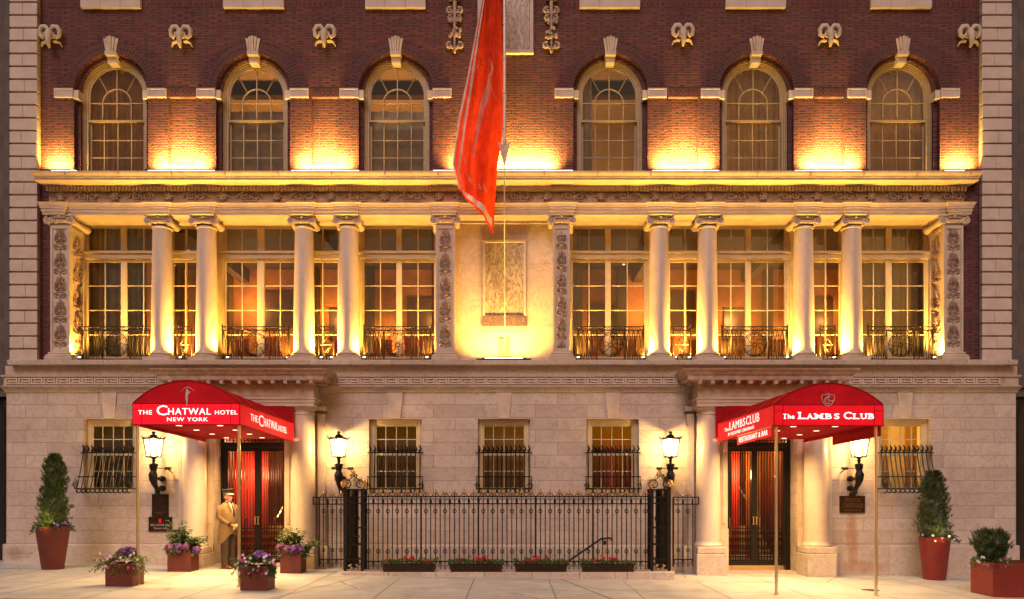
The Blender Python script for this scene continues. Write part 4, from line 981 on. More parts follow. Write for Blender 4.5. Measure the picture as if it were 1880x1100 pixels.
# arches: voussoir rings, reveals, keystone, imposts
for i, c in enumerate(ARC):
    mb = MB(); N = 40
    for k in range(N):
        a0 = PI * (k + .09) / N; a1 = PI * (k + .91) / N
        for (ra, rb) in ((R0 + .002, R0 + .115), (R0 + .125, R0 + .235)):
            mb.ring(c, ZSP, ra, rb, YB - .006, YB + .01, a0, a1, 1)
    part(mb, 'brick_arch_ring', MT['brick_dk'])
    mb = MB(); R1 = R0 - .09
    def rev(r, y0, y1):
        N = 36
        for k in range(N):
            a, b = PI * k / N, PI * (k + 1) / N; P = lambda t, y: (c + r * math.cos(t), y, ZSP + r * math.sin(t))
            mb.quad(P(a, y0), P(b, y0), P(b, y1), P(a, y1))
        for s_ in (-1, 1): mb.quad((c + s_ * r, y0, ZW0), (c + s_ * r, y0, ZSP), (c + s_ * r, y1, ZSP), (c + s_ * r, y1, ZW0))
    rev(R0 - .002, YB, YB + .12); rev(R1, YB + .12, YB + .34)
    N = 36
    for k in range(N):
        a, b = PI * k / N, PI * (k + 1) / N; P = lambda r, t: (c + r * math.cos(t), YB + .12, ZSP + r * math.sin(t)); mb.quad(P(R1, a), P(R0, a), P(R0, b), P(R1, b))
    for s_ in (-1, 1): mb.quad((c + s_ * R1, YB + .12, ZW0), (c + s_ * R0, YB + .12, ZW0), (c + s_ * R0, YB + .12, ZSP), (c + s_ * R1, YB + .12, ZSP))
    part(mb, 'arch_reveal', MT['brick'])
    # keystone: five fanned ribs and a console below
    mb = MB(); zk0, zk1 = ZSP + R0 - .012, Z(66, YB - .06)
    for k, (hgt) in enumerate((.90, .97, 1.0, .97, .90)):
        f0, f1 = -1 + 2 * k / 5 + .03, -1 + 2 * (k + 1) / 5 - .03; zt = zk0 + (zk1 - zk0) * hgt
        w0, w1 = .115, .175 * (.94 + .06 * hgt)
        d = .075 if k == 2 else (.055 if k in (1, 3) else .035)
        mb.prism([(c + f0 * w0, zk0), (c + f1 * w0, zk0), (c + f1 * w1, zt), (c + f0 * w1, zt)], YB - d, YB + .02)
    mb.prism([(c - .12, zk0), (c + .12, zk0), (c + .10, zk0 - .2), (c - .10, zk0 - .2)], YB + .03, YB + .34); mb.prism([(c - .13, zk0 + .02), (c + .13, zk0 + .02), (c + .12, zk0 - .06), (c - .12, zk0 - .06)], YB - .06, YB + .2)
    for k in range(9): mb.ball((c, YB - .075, zk0 + .04 + k * .036), .012, 4)
    part(mb, 'keystone', MT['trim'], bevel=.004)
    for s_ in (-1, 1):
        mb = MB(); z0, z1 = Z(178.5, YB - .05), Z(162, YB - .05)
        xa, xb = c + s_ * (R0 - .06), c + s_ * (R0 + .435)
        e0, e1 = min(xa, xb), max(xa, xb)
        mb.box(min(c + s_ * R1 - s_ * .03, c + s_ * R0), max(c + s_ * R1 - s_ * .03, c + s_ * R0), YB - .03, YB + .32, z0 - .02, z1 - .03)
        o0, o1 = min(c + s_ * (R0 - .001), xb), max(c + s_ * (R0 - .001), xb)
        mb.box(o0, o1, YB - .045, YB - .003, z0, z1)
        for (p0, p1, q0, q1) in ((o0, o1, z1 - .035, z1), (o0, o1, z0, z0 + .035), (o0, o0 + .035, z0 + .036, z1 - .036), (o1 - .035, o1, z0 + .036, z1 - .036)): mb.box(p0, p1, YB - .062, YB - .046, q0, q1)
        part(mb, 'impost_block', MT['quoin'], bevel=.003)
    # window: frame, sashes, glass
    YW = .43; RG = .655; z0 = ZW0
    mb = MB()
    for (ra, rb, y0) in ((R1 - .025, R1 - .001, YW - .09), (R1 - .06, R1 - .026, YW - .065), (RG + .0, R1 - .061, YW - .04)):
        mb.ring(c, ZSP, ra, rb, y0, YW + .06, 0, PI, 36)
        for s_ in (-1, 1): mb.box(min(c + s_ * ra, c + s_ * rb), max(c + s_ * ra, c + s_ * rb), y0, YW + .06, z0, ZSP - .0005)
    win = part(mb, 'arched_window', MT['frame_up'], smooth=True, angle=40)
    mb = MB(); y0, y1 = YW - .02, YW + .02; zmr = Z(223.5, YW); zh = Z(190.5, YW); t = .011
    mb.ring(c, ZSP, RG - .035, RG - .0005, y0, y1 + .02, 0, PI, 30)
    for s_ in (-1, 1): mb.box(min(c + s_ * (RG - .035), c + s_ * RG), max(c + s_ * (RG - .035), c + s_ * RG), y0, y1 + .02, zmr, ZSP - .001)
    mb.box(c - RG, c + RG, y0 - .02, y1, zmr - .025, zmr + .02)
    ri = RG * .51; zi = Z(190.5, YW)
    mb.ring(c, zi, ri - t, ri + t, y0 + .004, y1 - .004, 0, PI, 20)
    mb.box(c - RG + .03, c + RG - .03, y0 + .006, y1 - .006, zh - t, zh + t)
    mb.box(c - t, c + t, y0 + .002, y1 - .002, zmr + .02, ZSP + RG - .03)
    for s_ in (-1, 1): mb.box(c + s_ * ri - t, c + s_ * ri + t, y0 + .003, y1 - .003, zmr + .02, zi)
    for a in (PI * .27, PI * .73):
        p = Vector((c + ri * math.cos(a), 0, zi + ri * math.sin(a))); q = Vector((c + RG * math.cos(a * 1.0 + (.06 if a > 1.5 else -.06)) * .97, 0, ZSP + RG * math.sin(a) * .97))
        mb.tube([(p.x, YW, p.z), (q.x, YW, q.z)], .013, 4)
    part(mb, 'upper_sash', MT['frame_up'], win, smooth=True, angle=30)
    mb = MB(); ys = YW + .03
    mb.box(c - RG, c - RG + .05, ys, ys + .03, z0, zmr - .026); mb.box(c + RG - .05, c + RG, ys, ys + .03, z0, zmr - .026)
    for k in (-1, 0, 1): mb.box(c + k * RG * .49 - t, c + k * RG * .49 + t, ys + .002, ys + .028, z0, zmr - .026)
    for zz_ in (Z(257, YW), Z(289, YW), Z(321, YW)): mb.box(c - RG + .05, c + RG - .05, ys + .004, ys + .026, zz_ - t, zz_ + t)
    part(mb, 'lower_sash', MT['frame_dk'] if i % 2 else MT['frame_up'], win)
    mb = MB(); pts = [(c - RG, YW + .01, zmr), (c + RG, YW + .01, zmr)] + [(c + RG * math.cos(PI * k / 24), YW + .01, ZSP + RG * math.sin(PI * k / 24)) for k in range(25)]
    mb.add(pts, [tuple(range(len(pts)))]); mb.quad((c - RG, YW + .045, z0), (c + RG, YW + .045, z0), (c + RG, YW + .045, zmr), (c - RG, YW + .045, zmr))
    part(mb, 'window_glass', MT['glass_up'], win)
    # room
    r = MB(); slab_room(r, c - 1.28, c + 1.28, .52, 5.0, 8.7, 12.35); part(r, 'upper_room', [MT['room'], MT['wood'], MT['room']])
    q = MB(); q.box(c - 1.26, c + 1.26, 2.2, 2.45, 12.0, 12.34); q.box(c - 1.26, c + 1.26, .54, .7, 11.95, 12.34); part(q, 'ceiling_beam', MT['room_dk'])
    pw = (80, 95, 90, 55, 80, 70)[i]
    light('upper_room_lamp', 'POINT', (c - .3, 2.6, 10.2), pw, (1, .47, .11), B, .2)
    if i in (0, 4, 5):
        curtain(c - .78, c + .78, .66, 8.8, 12.0, .035, .17, MT['curtain_b'] if i != 4 else MT['curtain'], win, 'curtain', 20 + i)
    if i == 3:
        curtain(c - .78, c - .38, .66, 8.8, 12.0, .03, .12, MT['curtain_g'], win, 'curtain', 23)
    if i in (1, 2):
        q = MB(); q.box(c - .7, c + .7, .60, .615, 8.8, Z(205, .6)); part(q, 'low_blind', MT['blind'], win)
# brick slab added under each pier to shield the wall foot from the lamps
ed = [X(74, -.03)] + [v for c in ARC for v in (c - R0, c + R0)] + [X(1797, -.03)]
for k in range(0, len(ed), 2):
    mb = MB(); mb.box(ed[k], ed[k + 1], -.03, YB - .002, ZCT - .05, 9.185); part(mb, 'brick_lamp_shield', MT['brick'])
# quoins
for (u0, u1) in ((17, 68), (1803.5, 1858)):
    x0, x1 = X(u0, -.02), X(u1, -.02); y = -.02
    bk = MB(); bk.box(x0 + .02, x1 - .02, y + .045, YB + .3, LZ - .1, BZ1); part(bk, 'quoin_backing', MT['terra'])
    q = MB(); z = LZ + .01; i = 0; hq = .2945; rnd = random.Random(u0)
    while z < BZ1:
        zt = min(z + hq - .035, BZ1)
        if i % 2 == 0: q.box(x0, x1, y, y + .10, z, zt)
        else:
            m = x0 + (x1 - x0) * rnd.uniform(.42, .58); q.box(x0, m - .002, y, y + .10, z, zt); q.box(m + .002, x1, y, y + .10, z, zt)
        z += hq; i += 1
    part(q, 'quoins', MT['quoin'], bevel=.012)
for ua, ub in ((8, 17), (1858, 1868)): mb = MB(); mb.box(X(ua), X(ub), .0, .6, Z(672), BZ1); part(mb, 'edge_strip', MT['neigh'])

# ram heads
ram = None
def ram_mesh():
    m = MB()
    m.tube([(0, .02, .12), (0, -.10, .12), (0, -.17, .04), (0, -.19, -.08), (0, -.17, -.19), (0, -.12, -.24)], [.08, .095, .085, .062, .045, .025], 10, flat=.9)
    m.ball((0, -.15, .10), (.085, .07, .08), 7)
    for s_ in (-1, 1):
        pts = [(s_ * .03, -.12, .17), (s_ * .09, -.13, .235), (s_ * .17, -.12, .235), (s_ * .225, -.11, .16), (s_ * .215, -.11, .05), (s_ * .16, -.13, -.01), (s_ * .11, -.16, .03), (s_ * .115, -.18, .09)]
        m.tube(pts, [.045, .06, .062, .056, .048, .038, .026, .012], 8)
        m.ball((s_ * .075, -.19, .075), .02, 5)
        m.tube([(s_ * .05, -.04, -.06), (s_ * .13, -.05, -.055), (s_ * .20, -.05, -.09), (s_ * .235, -.04, -.165)], [.045, .06, .05, .022], 7, flat=.5)
        m.tube([(s_ * .07, -.12, .09), (s_ * .13, -.13, .05), (s_ * .14, -.12, -.03)], [.02, .03, .012], 6, flat=.6)
    m.ball((0, -.215, -.14), (.028, .02, .02), 5)
    return m
for (u, v) in ((92, 70), (332, 70), (596, 69), (1253.5, 67), (1523, 68), (1780, 69)):
    y = YB - .02; loc = (X(u, y - .1), y, Z(v, y - .1))
    if ram is None: ram = part(ram_mesh(), 'ram_head', MT['trim'], smooth=True, angle=70, loc=loc)
    else:
        r = ram.copy(); C.objects.link(r); r.parent = B; r.location = loc
# carved drops beside the upper marble panel
for u in (835, 1012):
    m = MB(); y = YB - .02; cx = X(u, y); zt = Z(-6, y)
    m.box(cx - .13, cx + .13, y - .09, y, Z(3, y), BZ1)
    def zz_(v): return Z(v, y)
    for (vv, rr, w_) in ((22, .075, .11), (36, .065, .09), (86, .075, .12)):
        for s_ in (-1, 1):
            m.tube(spiral(cx + s_ * w_, zz_(vv), y - .05, rr, .015, PI / 2 + .5, -1.25, 16, s_), [.034 - .016 * t / 16 for t in range(17)], 6)
            m.tube([(cx, y - .06, zz_(vv + 8)), (cx + s_ * .08, y - .08, zz_(vv + 3)), (cx + s_ * .15, y - .04, zz_(vv + 6))], [.02, .035, .01], 6)
    rnd = random.Random(u)
    for k in range(16): m.ball((cx + rnd.uniform(-.13, .13), y - .06 - rnd.random() * .04, zz_(rnd.uniform(56, 74))), rnd.uniform(.03, .048), 6)
    for k in range(8): m.ball((cx + rnd.uniform(-.12, .12), y - .06, zz_(rnd.uniform(38, 46))), rnd.uniform(.025, .04), 5)
    m.tube([(cx, y - .03, zz_(4)), (cx, y - .05, zz_(50)), (cx, y - .05, zz_(78)), (cx, y - .04, zz_(100))], [.05, .035, .035, .015], 6)
    m.ball((cx, y - .06, zz_(97)), .035, 5)
    part(m, 'carved_drop', MT['terra'], smooth=True, angle=60)
mb = MB(); y = YB; mb.box(X(884, y), X(972, y), y - .015, y - .001, Z(95, y), BZ1); um = part(mb, 'upper_marble_panel', MT['marble'])
mb = MB(); mb.box(X(877, y), X(979, y), y - .09, y - .002, Z(101, y), Z(95, y)); mb.box(X(877, y), X(883.5, y), y - .05, y - .002, Z(94.5, y), BZ1); mb.box(X(972.5, y), X(979, y), y - .05, y - .002, Z(94.5, y), BZ1)
part(mb, 'panel_surround', MT['quoin'], um)
# ---- balcony railings between the columns
def railing(u0, u1, wide):
    y = .02; x0, x1 = X(u0, y), X(u1, y); zb = LZ + .03; zt = Z(600, y); m = MB(); r = .009
    for z in (zt, zt - .085): m.box(x0, x1, y - .012, y + .012, z - .01, z + .01)
    m.box(x0, x1, y - .012, y + .012, zb + .02, zb + .04)
    n = int((x1 - x0) / .06)
    for k in range(n): m.box(x0 + (k + .3) * (x1 - x0) / n, x0 + (k + .3) * (x1 - x0) / n + .012, y - .008, y + .008, zb - .03, zb + .019)
    for xx in (x0, x1): m.tube([(xx, y, zb - .02), (xx, y, zt + .01)], .014, 5); m.ball((xx, y, zt + .03), .022, 5)
    z0, z1 = zb + .04, zt - .095; zc = (z0 + z1) / 2; hh = (z1 - z0) / 2
    k = max(3, int((x1 - x0) / .083)); st = (x1 - x0) / k
    for i in range(k):
        cx = x0 + st * (i + .5); m.tube(spiral(cx, zt - .042, y, .030, .030, 0, 1, 10), .006, 4)
    cxm = (x0 + x1) / 2
    rc = min(hh * .98, .27) if wide else 0
    span = [(x0 + .02, cxm - rc - .04), (cxm + rc + .04, x1 - .02)] if wide else []
    if not wide:
        span = []
        for s_ in (-1, 1):
            m.tube([(cxm + s_ * (x1 - x0) * .42, y, z1), (cxm - s_ * (x1 - x0) * .30, y, zc), (cxm + s_ * (x1 - x0) * .35, y, z0)], r, 4)
            m.tube([(cxm + s_ * .10, y, z1), (cxm + s_ * .02, y, z1 - .12), (cxm + s_ * .10, y, zc), (cxm + s_ * .03, y, z0 + .1), (cxm, y, z0)], r, 4)
        m.tube([(x0 + .05, y, zc), (x1 - .05, y, zc)], r, 4)
    for a, b in span:
        nn = max(2, round((b - a) / .115)); w_ = (b - a) / nn
        for i in range(nn):
            cx = a + w_ * (i + .5)
            m.tube([(cx - w_ * .42, y, z1), (cx, y, zc + .03), (cx - w_ * .30, y, z0)], r, 4); m.tube([(cx + w_ * .42, y, z1), (cx, y - .004, zc + .03), (cx + w_ * .30, y, z0)], r, 4)
            m.ball((cx, y, zc + .03), .017, 4)
        for xx in (a, b): m.tube([(xx, y, z0), (xx, y, z1)], .011, 4)
    if wide:
        m.tube(spiral(cxm, zc, y, rc, rc, 0, 1, 32), .011, 5); m.tube(spiral(cxm, zc, y, rc * .86, rc * .86, 0, 1, 28), .007, 4)
        m.tube(spiral(cxm, zc, y, .045, .045, 0, 1, 12), .009, 4)
        for i in range(16):
            a = i * PI / 8; m.ball((cxm + rc * .93 * math.cos(a), y, zc + rc * .93 * math.sin(a)), .012, 4)
        for i in range(8):
            a = i * PI / 4; m.tube([(cxm + .045 * math.cos(a), y, zc + .045 * math.sin(a)), (cxm + rc * .5 * math.cos(a + .25), y, zc + rc * .5 * math.sin(a + .25)), (cxm + rc * .86 * math.cos(a), y, zc + rc * .86 * math.sin(a))], .007, 4)
        for s_ in (-1, 1):
            m.tube([(cxm + s_ * rc, y, z1), (cxm + s_ * rc * .45, y, zc + hh * .9), (cxm, y, z1 - .02)], .008, 4)
    part(m, 'balcony_railing', MT['iron_rail'])
for a, b, w_ in ((150, 277, 1), (325, 352, 0), (408, 531, 1), (585, 613, 0), (668, 792, 1), (1060, 1182, 1), (1236, 1268, 0), (1325, 1446, 1), (1506, 1533, 0), (1593, 1713, 1)): railing(a, b, w_)

# ================================================================= LAMPS ON THE BUILDING
AMB = (1.0, .52, .08)
names = ['at the left end of the brick wall', 'between first and second arched windows', 'between second and third arched windows', '',
         'between fourth and fifth arched windows', 'between fifth and sixth arched windows', 'at the right end of the brick wall', ]
strips = [(95, 142, 0), (272, 395, 1), (535, 660, 2), (795, 1052, 3), (1197, 1320, 4), (1459, 1582, 5), (1733, 1770, 6)]
for (u0, u1, k) in strips:
    y = -.47; x0, x1 = X(u0, y), X(u1, y); cx = (x0 + x1) / 2; L = x1 - x0
    lab = 'thin linear uplight on the cornice ' + names[k] if k != 3 else 'longest linear uplight, glowing on the cornice behind the red flag'
    t = thing('linear_uplight', lab, 'uplight', (cx, y, ZCT), 'linear uplights along the cornice')
    m = MB(); m.box(-L / 2, L / 2, -.04, .04, .0, .035); m.build('housing', MT['black'], t)
    m = MB(); m.box(-L / 2 + .01, L / 2 - .01, -.03, .035, .036, .062); m.build('lens', MT['strip'], t)
    pa, pb = ed[2 * k], ed[2 * k + 1]; pc = (pa + pb) / 2; pw_ = pb - pa
    light('lamp', 'AREA', (pc - cx, .43, .36), (118 if 0 < k < 6 else 85) * max(pw_, .5), (1.0, .62, .12), t, pw_ * .72, .04, (0, 1.0, .85), spread=128)
cu = 925; y = -.235
t = thing('linear_uplight', 'linear uplight lying on the loggia ledge below the marble panel', 'uplight', (X(cu, y), y, LZ), 'linear uplights on the loggia ledge')
m = MB(); m.box(-.62, .62, -.03, .04, .0, .03); m.box(-.5, -.44, -.04, .05, -.0, .045); m.box(.44, .5, -.04, .05, 0, .045); m.build('housing', MT['black'], t)
m = MB(); m.box(-.43, .43, -.02, .03, .031, .04); m.build('lens', MT['strip'], t)
light('lamp', 'AREA', (0, -.02, .07), 120, AMB, t, 1.3, .04, (0, .30, 1.0), spread=140)
spots = [(146, 'beside the left end pilaster', .2), (268, 'at the left foot of the first column from left', -.2), (331, 'at the right foot of the first column from left', -.5), (351, 'at the left foot of the second column from left', .5),
         (418, 'at the right foot of the second column from left', -.3), (528, 'at the left foot of the third column from left', .3), (590, 'at the right foot of the third column from left', -.4), (609, 'at the left foot of the fourth column from left', .6), (669, 'at the right foot of the fourth column from left', -.3),
         (784, 'at the left foot of the carved pilaster under the flag', .2), (1062, 'at the right foot of the pilaster by the marble panel', -.2), (1181, 'at the left foot of the third column right of the marble panel wall', .4), (1240, 'at the right foot of the fifth column from left', -.6), (1266, 'at the left foot of the sixth column from left', .4),
         (1330, 'at the right foot of the sixth column from left', -.3), (1446, 'at the left foot of the seventh column from left', .5), (1506, 'at the right foot of the seventh column from left', -.4), (1532, 'at the left foot of the eighth column from left', .3),
         (1597, 'at the right foot of the eighth column from left', -.4), (1716, 'beside the right end pilaster', .2)]
spots[11] = (1181, 'at the left foot of the fifth column from left', .4)
sp0 = None
for (u, where, tilt) in spots:
    y = .0; loc = (X(u, y), y, LZ)
    lab = 'small floodlight on the ledge ' + where
    if sp0 is None:
        t = thing('floodlight', lab, 'floodlight', loc, 'small floodlights on the loggia ledge')
        m = MB(); m.box(-.05, .05, -.04, .04, 0, .03); m.tube([(0, 0, .03), (0, 0, .05)], .02, 8); m.tube([(-.055, -.0, .045), (.055, .02, .075)], [.034, .04], 10); m.build('housing', MT['black'], t, smooth=True)
        m = MB(); m.ball((0, .01, .10), (.035, .03, .012), 6); m.build('lens', MT['bulb'], t, smooth=True)
        sp0 = t
    else: t = copy_thing(sp0, loc, lab)
    bay = abs(tilt) < .35
    light('lamp', 'SPOT', (0, -.13 if bay else -.02, .12), 215, AMB, t, .03, None, (tilt * .25, .10 if bay else .0, 1.0), 140, .8)

# ---- lanterns on torch-like brackets
def lantern(loc, lab):
    t = thing('wall_lantern', lab, 'lantern', loc, 'lanterns on bracket arms along the ground floor')
    # local origin: wall plane at y=0, lantern axis at y=-.5
    ya = -.5; m = MB(); z0, z1 = 2.585, 2.95; r0, r1 = .145, .205; n = 6; a0 = PI / 6
    for j in range(n):
        a = a0 + j * PI / 3; m.tube([(r0 * math.cos(a), ya + r0 * math.sin(a), z0), (r1 * math.cos(a), ya + r1 * math.sin(a), z1)], .015, 5)
    m.lathe(0, ya, [(r0 + .012, z0 - .03), (r0 + .02, z0 - .01), (r0 + .006, z0)], 6, a0=a0)
    m.lathe(0, ya, [(r1 + .006, z1), (r1 + .03, z1 + .012), (r1 + .02, z1 + .035), (.09, z1 + .06), (.075, z1 + .075)], 6, a0=a0)
    for j in range(12):
        a = a0 + j * PI / 6; rr = r1 + .01; k = .055 if j % 2 == 0 else .03
        m.tube([(rr * math.cos(a), ya + rr * math.sin(a), z1 + .02), ((rr + .035) * math.cos(a), ya + (rr + .035) * math.sin(a), z1 + .03 + k * .6), ((rr + .045) * math.cos(a), ya + (rr + .045) * math.sin(a), z1 + .04 + k)], [.012, .009, .002], 4)
    m.lathe(0, ya, [(.075, z1 + .075), (.085, z1 + .085), (.06, z1 + .11), (.03, z1 + .12), (.028, z1 + .135), (.045, z1 + .155), (.035, z1 + .178), (.008, z1 + .19)], 12)
    m.build('lantern_frame', MT['iron'], t, smooth=True, angle=30)
    g_ = MB(); vs = []
    g_.lathe(0, ya, [(r0 - .006, z0 + .003), (r1 - .006, z1 - .003)], 6, a0=a0); g_.build('lantern_glass', MT['lantern_glass'], t)
    light('lamp', 'POINT', (0, ya, (z0 + z1) / 2 + .03), 150, (1, .60, .20), t, .04)
    b = MB()
    b.lathe(0, ya, [(.03, z0 - .16), (.03, z0 - .12), (.05, z0 - .10), (.025, z0 - .08), (.055, z0 - .045), (.075, z0 - .03)], 12)
    b.lathe(0, ya, [(.05, z0 - .34), (.065, z0 - .32), (.085, z0 - .26), (.088, z0 - .21), (.075, z0 - .17), (.03, z0 - .16)], 14)
    for j in range(8):
        a = j * PI / 4; b.ball((.085 * math.cos(a), ya + .085 * math.sin(a), z0 - .20), .02, 4)
    b.tube([(0, ya, z0 - .32), (0, ya - .03, z0 - .42), (0, ya - .02, z0 - .52), (0, ya + .06, z0 - .64), (0, ya + .15, z0 - .72), (0, ya + .20, z0 - .79)], [.055, .10, .085, .06, .045, .04], 10)
    b.tube([(0, ya + .20, z0 - .78)] + [(0, ya + .2 + p[0], z0 - .78 + p[2]) for p in spiral(0, 0, 0, .075, .02, 0, -1.2, 14)], [.035] * 8 + [.03] * 8, 7)
    for zz_ in (z0 - .50, z0 - .72): b.tube([(0, ya + .1, zz_), (0, -.09, zz_)], .035, 8); b.tube([(0, -.1, zz_), (0, 0, zz_)], .065, 12)
    b.build('bracket', MT['iron'], t, smooth=True, angle=45)
    c = MB(); sgn = 1 if loc[0] < 0 else -1
    c.tube([(0, ya + .02, z0 - .27), (sgn * .20, -.22, z0 - .27)], .008, 5); c.box(sgn * .20 - .06, sgn * .20 + .06, -.26, -.18, z0 - .30, z0 - .24); c.tube([(sgn * .2, -.2, z0 - .3), (sgn * .2, -.0, z0 - .36)], .012, 5)
    if abs(loc[0]) < 5: c.tube([(0, ya + .02, z0 - .27), (-sgn * .14, -.4, z0 - .27)], .008, 5); c.box(-sgn * .14 - .04, -sgn * .14 + .04, -.44, -.36, z0 - .30, z0 - .24)
    c.build('stay_bar', MT['black'], t)
    return t
LY = -.5
lantern((X(282, LY), 0, 0), 'lit iron lantern beneath the left red awning, above the dark door plaques')
lantern((X(622, LY), 0, 0), 'lit iron lantern between the left doorway column and the low window, above the fence')
lantern((X(1231, LY), 0, 0), 'lit iron lantern right of the centre fence, beside the right doorway column')
lantern((X(1577, LY), 0, 0), 'lit iron lantern tucked beneath the right red awning, above the bronze plaque')

# ---- plaques
def plaque(name, lab, u0, u1, v0, v1, rows, mat=MT['plaque'], tm=MT['plaque_txt'], top=False):
    y = -.001; x0, x1, z0, z1 = X(u0), X(u1), Z(v1), Z(v0)
    m = MB(); m.box(x0, x1, y - .035, y, z0, z1)
    for a, b, c, d in ((x0, x1, z1 - .015, z1), (x0, x1, z0, z0 + .015)): m.box(a, b, y - .045, y - .036, c, d)
    if top: m.ring((x0 + x1) / 2, z1, 0.001, .075, y - .036, y, 0, PI, 14); m.ring((x0 + x1) / 2, z1 - .0, .05, .06, y - .045, y - .037, 0, 2 * PI, 18)
    o = m.build(name, mat); tag(o, lab, 'plaque')
    for (body, a, b, c, d) in rows: text_fit('lettering', body, tm, o, lambda p, q, r_, a=a, b=b, c=c, d=d: (X(a) + (X(b) - X(a)) * p, y - .037 - r_ * .004, Z(d) + (Z(c) - Z(d)) * q))
    return o
def text_fit(name, body, mat, parent, place, bold=0.0, extr=True):
    c = bpy.data.curves.new(name, 'FONT'); c.body = body; c.size = 1; c.extrude = .02 if extr else 0; c.offset = bold; c.space_character = 1.12; c.resolution_u = 3
    o = bpy.data.objects.new(name, c); C.objects.link(o); bpy.context.view_layer.update()
    me = bpy.data.meshes.new_from_object(o.evaluated_get(bpy.context.evaluated_depsgraph_get()))
    C.objects.unlink(o); bpy.data.objects.remove(o)
    xs = [v.co.x for v in me.vertices]; ys = [v.co.y for v in me.vertices]; a, b, c_, d = min(xs), max(xs), min(ys), max(ys)
    for v in me.vertices: v.co = place((v.co.x - a) / (b - a), (v.co.y - c_) / (d - c_), 1 if v.co.z > 0 else 0)
    me.name = name; me.materials.clear(); me.materials.append(mat); me.update()
    ob = bpy.data.objects.new(name, me); C.objects.link(ob); ob.parent = parent; return ob
plaque('plaque', 'plain dark plaque directly above the spa sign by the left door', 280, 310, 907, 948.5, [('AT THE RED DOOR', 284, 306, 939.5, 941.5), ('SALON', 290, 300, 943, 945)])
p = plaque('sign_board', 'dark spa sign with small red emblem behind the left hydrangea planter', 274, 316.5, 949.2, 975.5, [('RED DOOR SPA', 278, 313, 962, 966), ('Elizabeth Arden', 284, 311, 968, 971.5)], MT['plaque'], MT['ptxt'])
m = MB(); 
for k in range(3): m.box(X(293), X(297.5), -.042, -.0365, Z(959.8 - 2.6 * k), Z(957.8 - 2.6 * k))
m.build('red_emblem', MT['red_lit2'], p)
plaque('plaque', 'bronze plaque with rounded crest below the lantern right of the right door', 1541, 1587, 910.5, 941.5, [('THE LAMBS CLUB', 1551, 1577, 914.5, 917.5), ('CITY OF NEW YORK', 1549, 1579, 919, 921.2), ('THE CLUB HOUSE WAS BUILT', 1546, 1583, 924, 926), ('IN 1904 AND ENLARGED', 1546, 1583, 927, 929), ('IN 1915 FOR ITS MEMBERS', 1546, 1583, 930, 932), ('LANDMARKS COMMISSION', 1549, 1579, 936, 938)], top=True)
o = text_fit('cornerstone_lettering', 'MCMXXIV ACHI', MT['terra'], B, lambda p, q, r_: (X(22) + (X(62) - X(22)) * p, -.0965 - r_ * .002, Z(1015) + (Z(1011) - Z(1015)) * q))
o = text_fit('cornerstone_lettering', '1904 - 1904', MT['terra'], B, lambda p, q, r_: (X(32) + (X(56) - X(32)) * p, -.0965 - r_ * .002, Z(1021.5) + (Z(1018) - Z(1021.5)) * q))

